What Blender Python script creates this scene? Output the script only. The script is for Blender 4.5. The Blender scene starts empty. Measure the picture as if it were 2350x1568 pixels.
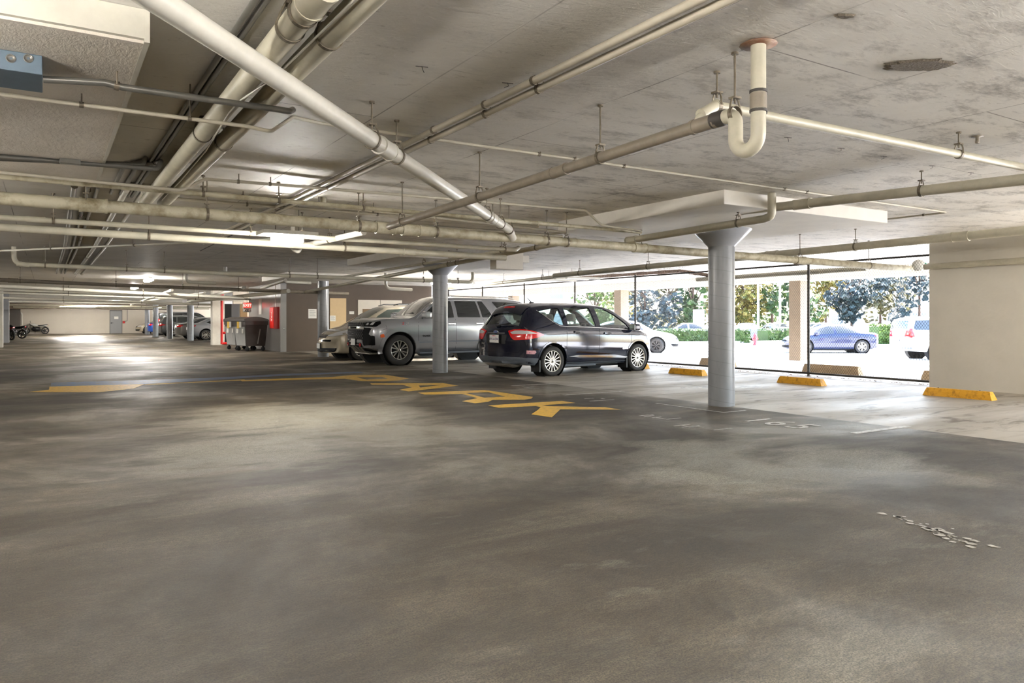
import bpy, bmesh, math, random
from mathutils import Vector, Matrix
from mathutils.bvhtree import BVHTree
from mathutils.geometry import delaunay_2d_cdt
V = Vector
SC = bpy.context.scene
COL = SC.collection
PI = math.pi
R = math.radians

# ---------------------------------------------------------------- camera
F_PX, CX, CY, HZ, CAMH = 1714.0, 1175.0, 784.0, 735.0, 1.25
YAW = R(31.9)                      # camera heading, measured from +Y towards +X
cam = bpy.data.objects.new('camera', bpy.data.cameras.new('camera'))
COL.objects.link(cam)
cam.location = (0, 0, CAMH)
cam.rotation_euler = (R(90), 0, -YAW)
cam.data.sensor_width = 36.0
cam.data.lens = F_PX / 2350 * 36
cam.data.shift_y = (HZ - CY) / 2350
cam.data.clip_end = 500
SC.camera = cam
FW = V((math.sin(YAW), math.cos(YAW), 0)); RT = V((math.cos(YAW), -math.sin(YAW), 0))

# ---------------------------------------------------------------- light and exposure
SC.view_settings.view_transform = 'Standard'
SC.view_settings.look = 'None'
SC.view_settings.gamma = 1.0
SC.view_settings.use_curve_mapping = False
SC.view_settings.exposure = 1.25
SC.cycles.use_denoising = True
SC.cycles.max_bounces = 7
SC.cycles.diffuse_bounces = 4
SC.cycles.glossy_bounces = 4
SC.cycles.transmission_bounces = 6
SC.cycles.transparent_max_bounces = 10
SC.cycles.sample_clamp_indirect = 6.0
SC.cycles.caustics_reflective = False
SC.cycles.caustics_refractive = False
SC.cycles.use_adaptive_sampling = True
SC.cycles.adaptive_threshold = 0.03
world = bpy.data.worlds.new('sky'); SC.world = world
world.use_nodes = True
wn = world.node_tree.nodes; wl = world.node_tree.links
wbg = wn['Background']
sky = wn.new('ShaderNodeTexSky')
sky.sky_type = 'NISHITA'
sky.sun_disc = False
sky.sun_elevation = R(57); sky.sun_rotation = R(90); sky.dust_density = 2.0
wl.new(sky.outputs[0], wbg.inputs[0])
wbg.inputs[1].default_value = 1.2
sun = bpy.data.objects.new('sun', bpy.data.lights.new('sun', 'SUN')); COL.objects.link(sun)
sun.data.energy = 21.0; sun.data.angle = R(0.8); sun.data.color = (1.0, 0.97, 0.93)
_sd = V((math.cos(R(57)) * math.cos(R(-6)), math.cos(R(57)) * math.sin(R(-6)), math.sin(R(57))))
sun.rotation_euler = _sd.to_track_quat('Z', 'Y').to_euler()
sun.location = (40, 0, 30)
LAMP = 170.0                        # strength of the garage lamps

# ---------------------------------------------------------------- helpers: picture geometry
CEIL = 2.74
def ray(px, py):
    return FW + RT * ((px - CX) / F_PX) + V((0, 0, 1)) * ((HZ - py) / F_PX)
EYE = V((0, 0, CAMH))
def on_z(px, py, z):
    d = ray(px, py); return EYE + d * ((z - CAMH) / d.z)
def on_y(px, py, y):
    d = ray(px, py); return EYE + d * (y / d.y)
def on_x(px, py, x):
    d = ray(px, py); return EYE + d * (x / d.x)
def at_d(px, py, depth):
    return EYE + ray(px, py) * depth
def proj(p):
    q = V(p) - EYE
    d = q.dot(FW)
    return (CX + F_PX * q.dot(RT) / d, HZ - F_PX * q.z / d, d)

# ---------------------------------------------------------------- helpers: materials
def lin(c):
    return tuple((x / 12.92 if x <= 0.04045 else ((x + 0.055) / 1.055) ** 2.4) for x in c)
def rgb(r, g, b): return lin((r / 255, g / 255, b / 255))
MATS = {}
def mat(name, col, rough=0.5, metal=0.0, coat=0.0, emit=None, estr=0.0, trans=0.0, ior=1.45, spec=0.5, alpha=1.0,
        noise=0.0, nscale=8.0, bump=0.0, bscale=60.0, col2=None, stretch=None, thr=None):
    if name in MATS: return MATS[name]
    m = bpy.data.materials.new(name); m.use_nodes = True
    nt = m.node_tree; b = nt.nodes['Principled BSDF']
    b.inputs['Base Color'].default_value = (*col, 1)
    b.inputs['Roughness'].default_value = rough
    b.inputs['Metallic'].default_value = metal
    b.inputs['Coat Weight'].default_value = coat
    b.inputs['Coat Roughness'].default_value = 0.06
    b.inputs['Specular IOR Level'].default_value = spec
    b.inputs['Transmission Weight'].default_value = trans
    b.inputs['IOR'].default_value = ior
    b.inputs['Alpha'].default_value = alpha
    if emit: 
        b.inputs['Emission Color'].default_value = (*emit, 1); b.inputs['Emission Strength'].default_value = estr
    if noise or bump or col2:
        tc = nt.nodes.new('ShaderNodeTexCoord'); mp = nt.nodes.new('ShaderNodeMapping')
        nt.links.new(tc.outputs['Object'], mp.inputs[0])
        if stretch: mp.inputs['Scale'].default_value = stretch
        if noise or col2:
            n = nt.nodes.new('ShaderNodeTexNoise'); n.inputs['Scale'].default_value = nscale
            n.inputs['Detail'].default_value = 6; n.inputs['Roughness'].default_value = 0.65
            nt.links.new(mp.outputs[0], n.inputs['Vector'])
            rp = nt.nodes.new('ShaderNodeValToRGB')
            lo, hi = thr if thr else (0.35, 0.7)
            rp.color_ramp.elements[0].position = lo; rp.color_ramp.elements[1].position = hi
            c2 = col2 if col2 else tuple(x * (1 - noise) for x in col)
            rp.color_ramp.elements[0].color = (*c2, 1); rp.color_ramp.elements[1].color = (*col, 1)
            nt.links.new(n.outputs[0], rp.inputs[0]); nt.links.new(rp.outputs[0], b.inputs['Base Color'])
        if bump:
            n2 = nt.nodes.new('ShaderNodeTexNoise'); n2.inputs['Scale'].default_value = bscale
            n2.inputs['Detail'].default_value = 4
            nt.links.new(mp.outputs[0], n2.inputs['Vector'])
            bp = nt.nodes.new('ShaderNodeBump'); bp.inputs['Strength'].default_value = bump; bp.inputs['Distance'].default_value = 0.02
            nt.links.new(n2.outputs[0], bp.inputs['Height']); nt.links.new(bp.outputs[0], b.inputs['Normal'])
    MATS[name] = m
    return m

class NT:
    """small node-graph writer for the large surfaces"""
    def __init__(s, name):
        s.m = bpy.data.materials.new(name); s.m.use_nodes = True
        s.t = s.m.node_tree; s.b = s.t.nodes['Principled BSDF']
        s.co = s.n('ShaderNodeTexCoord').outputs['Object']
        MATS[name] = s.m
    def n(s, k, **kw):
        x = s.t.nodes.new(k)
        for a, v in kw.items(): setattr(x, a, v)
        return x
    def l(s, a, b): s.t.links.new(a, b)
    def mapped(s, scale=(1, 1, 1), loc=(0, 0, 0), rot=(0, 0, 0)):
        m = s.n('ShaderNodeMapping'); s.l(s.co, m.inputs[0])
        m.inputs['Scale'].default_value = scale; m.inputs['Location'].default_value = loc; m.inputs['Rotation'].default_value = rot
        return m.outputs[0]
    def noise(s, scale, vec=None, detail=5, rough=0.6, dist=0.0):
        x = s.n('ShaderNodeTexNoise'); x.inputs['Scale'].default_value = scale; x.inputs['Detail'].default_value = detail
        x.inputs['Roughness'].default_value = rough; x.inputs['Distortion'].default_value = dist
        s.l(vec if vec else s.co, x.inputs['Vector']); return x.outputs[0]
    def ramp(s, f, stops):
        r = s.n('ShaderNodeValToRGB'); e = r.color_ramp.elements
        while len(e) < len(stops): e.new(0.5)
        for k, (p, c) in enumerate(stops):
            e[k].position = p; e[k].color = (*c, 1) if isinstance(c, tuple) else (c, c, c, 1)
        s.l(f, r.inputs[0]); return r.outputs[0]
    def mix(s, f, a, b, mode='MIX'):
        x = s.n('ShaderNodeMix', data_type='RGBA', blend_type=mode)
        for sock, v in ((0, f), (6, a), (7, b)):
            if isinstance(v, (int, float)): x.inputs[sock].default_value = v
            elif isinstance(v, tuple): x.inputs[sock].default_value = (*v, 1)
            else: s.l(v, x.inputs[sock])
        return x.outputs[2]
    def math(s, op, a, b=0.0, clamp=False):
        x = s.n('ShaderNodeMath', operation=op, use_clamp=clamp)
        for k, v in ((0, a), (1, b)):
            if isinstance(v, (int, float)): x.inputs[k].default_value = v
            else: s.l(v, x.inputs[k])
        return x.outputs[0]
    def bump(s, h, strength, dist=0.02, prev=None):
        x = s.n('ShaderNodeBump'); x.inputs['Strength'].default_value = strength; x.inputs['Distance'].default_value = dist
        s.l(h, x.inputs['Height'])
        if prev: s.l(prev, x.inputs['Normal'])
        return x.outputs[0]

# ---------------------------------------------------------------- helpers: meshes
class MB:
    def __init__(s): s.v = []; s.f = []; s.mi = []; s.sm = []; s.cur = 0
    def add(s, vs, fs, smooth=False):
        o = len(s.v); s.v += [V(p) for p in vs]
        for f in fs: s.f.append(tuple(i + o for i in f)); s.mi.append(s.cur); s.sm.append(smooth)
        return s
    def box(s, lo, hi, M=None):
        x0, y0, z0 = lo; x1, y1, z1 = hi
        vs = [V(p) for p in ((x0,y0,z0),(x1,y0,z0),(x1,y1,z0),(x0,y1,z0),(x0,y0,z1),(x1,y0,z1),(x1,y1,z1),(x0,y1,z1))]
        if M: vs = [M @ p for p in vs]
        return s.add(vs, [(0,3,2,1),(4,5,6,7),(0,1,5,4),(1,2,6,5),(2,3,7,6),(3,0,4,7)])
    def cbox(s, c, size, M=None):
        c = V(c); h = V(size) / 2; return s.box(c - h, c + h, M)
    def bbox(s, lo, hi, b=0.01, M=None):
        """box with bevelled vertical and horizontal edges (rounded by one chamfer)"""
        bm = bmesh.new(); bmesh.ops.create_cube(bm, size=1.0)
        lo, hi = V(lo), V(hi)
        for v in bm.verts: v.co = V(((v.co.x + .5) * (hi.x - lo.x) + lo.x, (v.co.y + .5) * (hi.y - lo.y) + lo.y, (v.co.z + .5) * (hi.z - lo.z) + lo.z))
        bmesh.ops.bevel(bm, geom=bm.edges[:], offset=b, segments=2, affect='EDGES', profile=0.5)
        s.from_bm(bm, M); return s
    def from_bm(s, bm, M=None, smooth=False):
        bm.verts.index_update()
        s.add([(M @ v.co) if M else v.co.copy() for v in bm.verts], [[v.index for v in f.verts] for f in bm.faces], smooth)
        bm.free(); return s
    def tube(s, pts, r, n=12, caps=True, smooth=True):
        pts = [V(p) for p in pts]
        k = len(pts); rs = r if isinstance(r, (list, tuple)) else [r] * k
        t = []
        for i in range(k):
            a = pts[min(i + 1, k - 1)] - pts[max(i - 1, 0)]
            t.append(a.normalized() if a.length > 1e-9 else V((0, 0, 1)))
        up = V((0, 0, 1)) if abs(t[0].z) < 0.9 else V((1, 0, 0))
        nrm = t[0].cross(up).normalized()
        vs = []; 
        for i in range(k):
            nrm = (nrm - t[i] * nrm.dot(t[i])).normalized()
            bn = t[i].cross(nrm)
            for j in range(n):
                a = 2 * PI * j / n
                vs.append(pts[i] + (nrm * math.cos(a) + bn * math.sin(a)) * rs[i])
        fs = [(i * n + j, i * n + (j + 1) % n, (i + 1) * n + (j + 1) % n, (i + 1) * n + j) for i in range(k - 1) for j in range(n)]
        s.add(vs, fs, smooth)
        if caps:
            s.add(vs[:n], [tuple(range(n))[::-1]]); s.add(vs[-n:], [tuple(range(n))])
        return s
    def lathe(s, prof, n=24, M=None, smooth=True, a0=0.0, a1=2 * PI):
        full = abs(a1 - a0 - 2 * PI) < 1e-6; m = n if full else n + 1
        vs = []
        for r, z in prof:
            for j in range(m):
                a = a0 + (a1 - a0) * j / n
                p = V((r * math.cos(a), r * math.sin(a), z)); vs.append(M @ p if M else p)
        fs = []
        for i in range(len(prof) - 1):
            for j in range(n):
                j2 = (j + 1) % m
                fs.append((i * m + j, i * m + j2, (i + 1) * m + j2, (i + 1) * m + j))
        return s.add(vs, fs, smooth)
    def disc(s, r, z, n=24, M=None, flip=False):
        vs = [V((r * math.cos(2 * PI * j / n), r * math.sin(2 * PI * j / n), z)) for j in range(n)]
        if M: vs = [M @ p for p in vs]
        return s.add(vs, [tuple(range(n))[::-1] if flip else tuple(range(n))])
    def prism(s, poly, z0, z1, M=None):
        n = len(poly)
        vs = [V((x, y, z0)) for x, y in poly] + [V((x, y, z1)) for x, y in poly]
        if M: vs = [M @ p for p in vs]
        fs = [tuple(range(n))[::-1], tuple(range(n, 2 * n))] + [(i, (i + 1) % n, n + (i + 1) % n, n + i) for i in range(n)]
        return s.add(vs, fs)
    def mesh(s, name, origin=V((0, 0, 0))):
        me = bpy.data.meshes.new(name)
        me.from_pydata([p - origin for p in s.v], [], s.f)
        me.polygons.foreach_set('material_index', s.mi)
        me.polygons.foreach_set('use_smooth', s.sm)
        me.validate(); me.update()
        return me

def _mats(me, m):
    for x in (m if isinstance(m, (list, tuple)) else [m]): me.materials.append(x)
def tag(o, label=None, cat=None, group=None, kind=None):
    if label: o['label'] = label
    if cat: o['category'] = cat
    if group: o['group'] = group
    if kind: o['kind'] = kind
    return o
def thing(name, label, cat, loc=(0, 0, 0), rz=0.0, group=None):
    o = bpy.data.objects.new(name, None); COL.objects.link(o)
    o.location = loc; o.rotation_euler = (0, 0, rz); o.empty_display_size = 0.2
    return tag(o, label, cat, group)
def part(mb, name, m, parent, label=None, kind=None):
    """a child in its parent's own coordinates"""
    me = mb.mesh(name); _mats(me, m)
    o = bpy.data.objects.new(name, me); COL.objects.link(o); o.parent = parent
    return tag(o, label, kind=kind)
def solid(mb, name, m, label=None, cat=None, group=None, kind=None):
    """a top-level mesh given in world coordinates; origin at the foot of its box"""
    xs = [p.x for p in mb.v]; ys = [p.y for p in mb.v]; zs = [p.z for p in mb.v]
    org = V(((min(xs) + max(xs)) / 2, (min(ys) + max(ys)) / 2, min(zs)))
    me = mb.mesh(name, org); _mats(me, m)
    o = bpy.data.objects.new(name, me); COL.objects.link(o); o.location = org
    return tag(o, label, cat, group, kind)
def wpart(mb, name, m, parent, label=None, kind=None):
    """a child given in world coordinates under an unrotated top-level parent"""
    me = mb.mesh(name, V(parent.location)); _mats(me, m)
    o = bpy.data.objects.new(name, me); COL.objects.link(o); o.parent = parent
    return tag(o, label, kind=kind)
def struct(mb, name, m, label, cat='structure'):
    return solid(mb, name, m, label, cat, None, 'structure')
def copy_tree(o, parent=None):
    c = o.copy(); COL.objects.link(c); c.parent = parent
    for ch in list(o.children): copy_tree(ch, c)
    return c
def text_bm(txt, size, depth=0.001, bold=0.0, spacing=1.0):
    cu = bpy.data.curves.new('lettering', 'FONT'); cu.body = txt; cu.size = size; cu.extrude = depth / 2; cu.offset = bold
    cu.align_x = 'CENTER'; cu.align_y = 'CENTER'; cu.space_character = spacing; cu.resolution_u = 3
    o = bpy.data.objects.new('lettering', cu); COL.objects.link(o)
    dg = bpy.context.evaluated_depsgraph_get()
    me = bpy.data.meshes.new_from_object(o.evaluated_get(dg))
    bm = bmesh.new(); bm.from_mesh(me)
    bpy.data.objects.remove(o); bpy.data.curves.remove(cu); bpy.data.meshes.remove(me)
    return bm
def fillet(pts, br, seg=6):
    pts = [V(p) for p in pts]
    if len(pts) < 3: return pts
    out = [pts[0]]
    for i in range(1, len(pts) - 1):
        a, b, c = pts[i - 1], pts[i], pts[i + 1]
        d0 = a - b; d1 = c - b
        ang = d0.angle(d1) if d0.length > 1e-6 and d1.length > 1e-6 else PI
        if ang > PI - 0.02: out.append(b); continue
        t = min(br / math.tan(ang / 2), d0.length * 0.48, d1.length * 0.48)
        p0 = b + d0.normalized() * t; p1 = b + d1.normalized() * t
        for k in range(seg + 1):
            u = k / seg; out.append(p0 * (1 - u) ** 2 + b * 2 * u * (1 - u) + p1 * u * u)
    out.append(pts[-1]); return out

# ---------------------------------------------------------------- materials
C = {}
C['pipe'] = mat('painted_pipe', rgb(190, 184, 164), 0.38, noise=0.22, nscale=5, bump=0.04)
C['pipe_white'] = mat('white_painted_pipe', rgb(206, 202, 190), 0.34, noise=0.12, nscale=7)
C['pipe_dark'] = mat('weathered_grey_pipe', rgb(140, 130, 115), 0.4, noise=0.25, nscale=9)
C['pipe_old'] = mat('stained_plaster_pipe', rgb(180, 173, 150), 0.5, col2=rgb(122, 110, 82), nscale=6, thr=(0.28, 0.55), bump=0.15, bscale=30)
C['rusty'] = mat('rusty_iron_pipe', rgb(150, 128, 104), 0.6, col2=rgb(104, 62, 40), nscale=14, bump=0.1)
C['conduit'] = mat('grey_steel_conduit', rgb(120, 118, 112), 0.32, 0.5, noise=0.2)
C['conduit_p'] = mat('painted_conduit', rgb(186, 178, 160), 0.4, noise=0.15)
C['steel'] = mat('galvanised_hanger_steel', rgb(120, 110, 94), 0.45, 0.4, noise=0.3, nscale=30)
C['blackish'] = mat('dark_rubber_band', rgb(58, 54, 50), 0.5)
C['column'] = mat('blue_grey_column_paint', rgb(146, 148, 152), 0.33, noise=0.1, nscale=3, bump=0.02)
C['wall'] = mat('white_wall_paint', rgb(206, 200, 188), 0.55, noise=0.07, nscale=2, bump=0.12, bscale=25)
C['backwall'] = mat('cream_wall_paint', rgb(208, 198, 182), 0.5, noise=0.06, nscale=1)
C['brown'] = mat('brown_wall_paint', rgb(82, 68, 53), 0.5, noise=0.1, nscale=3)
C['yellow'] = mat('yellow_floor_paint', rgb(226, 180, 70), 0.5, col2=rgb(160, 136, 80), nscale=16, thr=(0.3, 0.5))
C['white_paint'] = mat('white_floor_paint', rgb(206, 204, 196), 0.5, col2=rgb(140, 132, 118), nscale=20, thr=(0.35, 0.55))
C['blue_paint'] = mat('blue_floor_paint', rgb(78, 112, 158), 0.5, col2=rgb(104, 104, 98), nscale=9, thr=(0.35, 0.6))
C['stop'] = mat('yellow_painted_concrete', rgb(222, 164, 44), 0.55, col2=rgb(150, 104, 32), nscale=12, thr=(0.25, 0.5), bump=0.2, bscale=40)
C['stop_grey'] = mat('bare_concrete_stop', rgb(176, 150, 116), 0.7, noise=0.2, nscale=12, bump=0.2)
C['black'] = mat('black_plastic', rgb(24, 24, 25), 0.45)
C['dark'] = mat('dark_void', rgb(12, 12, 12), 0.8)
C['red'] = mat('red_paint', rgb(196, 34, 30), 0.4)
C['paper'] = mat('white_paper', rgb(232, 230, 222), 0.7)
C['lamp'] = mat('lamp_glow', (1, 1, 1), 0.5, emit=(1.0, 0.955, 0.89), estr=LAMP)
C['lamp_hot'] = mat('bright_lamp_glow', (1, 1, 1), 0.5, emit=(1.0, 0.955, 0.89), estr=LAMP * 1.35)
C['fence'] = mat('galvanised_wire', rgb(74, 70, 64), 0.5, 0.6)
C['fpost'] = mat('dark_fence_steel', rgb(70, 66, 60), 0.5, 0.3)
C['chrome'] = mat('chrome', rgb(220, 220, 220), 0.12, 1.0)
# ---------------------------------------------------------------- the large surfaces
def floor_materials():
    s = NT('dark_sealed_floor')
    patch = s.noise(0.42, s.mapped((1, 1, 1)), 6, 0.62, 0.4)
    streak = s.noise(0.9, s.mapped((0.35, 2.0, 1), rot=(0, 0, R(12))), 6, 0.62, 0.3)
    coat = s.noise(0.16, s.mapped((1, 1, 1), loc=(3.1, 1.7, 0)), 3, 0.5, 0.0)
    fine = s.noise(20, s.mapped((1, 2.6, 1), rot=(0, 0, R(-32))), 5, 0.75)
    grain = s.noise(120, None, 6, 0.85)
    base = s.ramp(patch, [(0.36, rgb(74, 63, 46)), (0.46, rgb(100, 88, 68)), (0.53, rgb(132, 120, 98)), (0.60, rgb(206, 197, 178))])
    base = s.mix(0.32, base, s.ramp(streak, [(0.36, rgb(76, 66, 49)), (0.5, rgb(108, 96, 76)), (0.62, rgb(186, 176, 156))]))
    wobble = s.noise(1.6, s.mapped((0.7, 1.5, 1)), 6, 0.65)
    worn = None
    for x, y, r in ((4.7, 4.45, 1.0), (6.1, 4.1, 1.0), (2.8, 9.6, 2.2), (1.6, 7.4, 1.4), (5.3, 5.2, .8)):      # patches rubbed pale by traffic; the widest paints in the lamp's light pool
        vm = s.n('ShaderNodeVectorMath', operation='DISTANCE'); s.l(s.co, vm.inputs[0]); vm.inputs[1].default_value = (x, y, 0)
        m_ = s.math('SUBTRACT', 1.0, s.math('DIVIDE', vm.outputs['Value'], r), True)
        worn = m_ if worn is None else s.math('MAXIMUM', worn, m_)
    wf = s.ramp(s.math('ADD', s.math('MULTIPLY', worn, 0.55), wobble), [(0.58, 0.0), (0.80, 0.95)])
    base = s.mix(wf, base, rgb(205, 200, 188))
    dark_shade = None
    for x, y, r in ((.2, 3.6, 2.2), (3.6, 3.0, 1.0), (5.4, 3.0, .9)):                                     # darker areas; the widest paints shade into the near left floor
        vm = s.n('ShaderNodeVectorMath', operation='DISTANCE'); s.l(s.co, vm.inputs[0]); vm.inputs[1].default_value = (x, y, 0)
        m_ = s.math('SUBTRACT', 1.0, s.math('DIVIDE', vm.outputs['Value'], r), True)
        dark_shade = m_ if dark_shade is None else s.math('MAXIMUM', dark_shade, m_)
    base = s.mix(s.ramp(s.math('ADD', s.math('MULTIPLY', dark_shade, 0.6), wobble), [(0.5, 0.0), (0.85, 0.7)]), base, rgb(70, 60, 44))
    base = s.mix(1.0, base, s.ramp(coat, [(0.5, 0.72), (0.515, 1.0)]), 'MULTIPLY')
    spots = s.ramp(s.noise(2.6, None, 6, 0.7, 0.2), [(0.30, 0.62), (0.40, 1.0)])
    base = s.mix(1.0, base, spots, 'MULTIPLY')
    base = s.mix(0.6, base, s.ramp(fine, [(0.38, rgb(140, 138, 134)), (0.6, rgb(255, 255, 255))]), 'MULTIPLY')
    base = s.mix(0.85, base, s.ramp(grain, [(0.44, rgb(88, 84, 78)), (0.54, rgb(255, 255, 255))]), 'MULTIPLY')
    base = s.mix(1.0, base, (0.86, 0.83, 0.76), 'MULTIPLY')
    s.l(base, s.b.inputs['Base Color'])
    s.l(s.ramp(patch, [(0.40, 0.62), (0.60, 0.40)]), s.b.inputs['Roughness'])
    b1 = s.bump(grain, 1.0, 0.008)
    s.l(s.bump(fine, 0.3, 0.01, b1), s.b.inputs['Normal'])
    dark = s.m
    s = NT('light_concrete_floor')
    patch = s.noise(0.7, s.mapped((0.5, 1.6, 1)), 5, 0.6, 0.5)
    grime = s.noise(2.2, s.mapped((0.4, 1.5, 1)), 6, 0.7, 0.8)
    base = s.ramp(patch, [(0.36, rgb(150, 142, 127)), (0.5, rgb(164, 156, 142)), (0.62, rgb(176, 169, 156))])
    base = s.mix(1.0, base, s.ramp(grime, [(0.36, rgb(170, 164, 155)), (0.47, rgb(255, 255, 255))]), 'MULTIPLY')
    s.l(base, s.b.inputs['Base Color'])
    s.l(s.ramp(patch, [(0.38, 0.58), (0.6, 0.42)]), s.b.inputs['Roughness'])
    s.l(s.bump(s.noise(90, None, 3), 0.12, 0.006), s.b.inputs['Normal'])
    s.b.inputs['Specular IOR Level'].default_value = 0.4
    light = s.m
    return dark, light
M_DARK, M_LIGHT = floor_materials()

def ceiling_material():
    s = NT('painted_concrete_ceiling')
    blot = s.noise(0.5, None, 5, 0.6, 0.5)
    base = s.ramp(blot, [(0.3, rgb(208, 203, 194)), (0.55, rgb(226, 222, 215)), (0.75, rgb(236, 233, 227))])
    # dark smudges, most of them on the side towards the street
    sep = s.n('ShaderNodeSeparateXYZ'); s.l(s.co, sep.inputs[0])
    side = s.ramp(s.math('MULTIPLY_ADD', sep.outputs[0], 0.16, True), [(0.0, 0.0), (1.0, 1.0)])
    mx = s.n('ShaderNodeMapRange'); mx.inputs['From Min'].default_value = 1.2; mx.inputs['From Max'].default_value = 4.5
    s.l(sep.outputs[0], mx.inputs['Value'])
    sm = s.noise(1.5, s.mapped((1.0, 2.2, 1), rot=(0, 0, R(8))), 10, 0.8, 0.0)
    smf = s.math('MULTIPLY', s.ramp(sm, [(0.5, 0.0), (0.66, 0.75)]), mx.outputs[0], True)
    base = s.mix(smf, base, rgb(92, 84, 76))
    chips = s.ramp(s.noise(7, s.mapped((1, 2.0, 1)), 6, 0.75), [(0.6, 0.0), (0.70, 0.5)])
    base = s.mix(chips, base, rgb(120, 110, 96))
    br = s.n('ShaderNodeTexBrick'); s.l(s.mapped((1, 1, 1), loc=(0.3, 0.4, 0), rot=(0, 0, R(90))), br.inputs['Vector'])
    br.inputs['Scale'].default_value = 1.0; br.inputs['Brick Width'].default_value = 2.44; br.inputs['Row Height'].default_value = 1.22
    br.inputs['Mortar Size'].default_value = 0.006; br.inputs['Mortar Smooth'].default_value = 0.3
    lines = s.math('MULTIPLY', br.outputs['Fac'], s.ramp(s.noise(0.9, None, 3), [(0.42, 0.0), (0.58, 0.75)]))
    base = s.mix(lines, base, rgb(96, 88, 78))
    s.l(base, s.b.inputs['Base Color'])
    s.b.inputs['Roughness'].default_value = 0.62
    b1 = s.bump(s.noise(9, s.mapped((1.0, 3.0, 1), rot=(0, 0, R(-20))), 5, 0.65, 0.5), 0.35, 0.02)
    s.l(s.bump(br.outputs['Fac'], 0.4, 0.008, b1), s.b.inputs['Normal'])
    return s.m
M_CEIL = ceiling_material()

def struct0(mb, name, m, label, cat='structure'):
    me = mb.mesh(name); _mats(me, m)
    o = bpy.data.objects.new(name, me); COL.objects.link(o)
    return tag(o, label, cat, None, 'structure')

XF, XEDGE, YB, YN, XL = 14.35, 8.3, 80.0, -16.0, -16.0     # fence line, coating edge, far wall, near wall, left wall
XCUT = 8.42
mb = MB()
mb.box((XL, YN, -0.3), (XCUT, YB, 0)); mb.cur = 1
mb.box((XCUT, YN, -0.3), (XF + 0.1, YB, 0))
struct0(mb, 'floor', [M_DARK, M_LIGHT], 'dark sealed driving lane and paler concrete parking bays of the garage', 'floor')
mb = MB(); mb.box((XL, YN, CEIL), (14.4, YB, CEIL + 0.3)); mb.box((14.4, 3.6, CEIL), (20.2, YB, CEIL + 0.3))
struct0(mb, 'ceiling', M_CEIL, 'painted concrete slab overhead', 'ceiling')
mb = MB(); mb.box((XL, YB, 0), (20, YB + 0.3, CEIL)); struct0(mb, 'wall_back', C['backwall'], 'cream wall at the far end of the garage', 'wall')
mb = MB(); mb.box((XL - .3, YN, 0), (XL, YB, CEIL)); struct0(mb, 'wall_left', C['wall'], 'long wall beyond the far aisle', 'wall')
mb = MB(); mb.box((XL, YN - .3, 0), (9, YN, CEIL)); struct0(mb, 'wall_near', C['wall'], 'wall behind the viewer', 'wall')
mb = MB(); mb.box((13.98, 4.0, 0), (14.3, 7.72, CEIL)); struct0(mb, 'wall_right', C['wall'], 'white concrete wall at the end of the fence', 'wall')

C['slab'] = mat('painted_slab', rgb(222, 217, 207), .6, noise=.1, nscale=3, bump=.15, bscale=12)
# drop slabs over the columns
def drop(name, x0, x1, y0, y1, z, label, cat='drop slab', m=None):
    mb = MB(); mb.bbox((x0, y0, z), (x1, y1, CEIL + .05), 0.008)
    return struct0(mb, name, m or C['slab'], label, cat)
DROPS = [(6.55, 9.75, 5.95, 9.2, 2.575)]
drop('drop_slab', 6.55, 9.75, 5.95, 9.2, 2.575, 'thick drop slab over the nearest round column')
DROPS.append((6.25, 9.5, 14.5, 17.7, 2.58))
drop('drop_slab', 6.25, 9.5, 14.5, 17.7, 2.58, 'drop slab over the second round column')
DROPS.append((6.3, 9.5, 23.3, 26.5, 2.58))
drop('drop_slab', 6.3, 9.5, 23.3, 26.5, 2.58, 'drop slab over the column by the brown wall')
s = NT('rough_rendered_slab')
n1 = s.noise(16, s.mapped((1.5, 0.7, 1), rot=(0, 0, R(25))), 6, 0.65, 0.35)
s.l(s.ramp(s.noise(1.2, None, 5), [(0.3, rgb(196, 188, 176)), (0.7, rgb(220, 212, 200))]), s.b.inputs['Base Color'])
s.b.inputs['Roughness'].default_value = 0.8; s.l(s.bump(n1, 0.5, 0.02), s.b.inputs['Normal'])
mb = MB(); mb.box((-6, 4.0, 2.585), (0.395, 8.3, CEIL + .05))
DROPS.append((-6, 0.395, 4.0, 8.3, 2.585))
struct0(mb, 'drop_slab', s.m, 'rough rendered drop slab with a clean white edge', 'drop slab')
mb = MB(); mb.box((-6, 3.97, 2.60), (0.395, 4.0, CEIL)); mb.box((0.3952, 3.97, 2.583), (0.42, 8.3, CEIL))
struct0(mb, 'trim_slab_edge', C['pipe_white'], 'smooth white edge of the rough drop slab', 'trim')
def ceil_at(x, y):
    for a, b, c, d, z in DROPS:
        if a <= x <= b and c <= y <= d: return z
    return CEIL
# far bulkheads
mb = MB(); mb.box((XL, 52, 2.26), (7.4, 52.4, CEIL)); struct0(mb, 'bulkhead', C['pipe_white'], 'white bulkhead across the far aisle', 'beam')
mb = MB(); mb.box((XL, 70, 2.12), (9, 70.5, CEIL)); struct0(mb, 'bulkhead', C['brown'], 'dark bulkhead in front of the cream far wall', 'beam')
mb = MB(); mb.box((14.3, YN, -0.3), (14.5, YB, 0.05)); 
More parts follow.
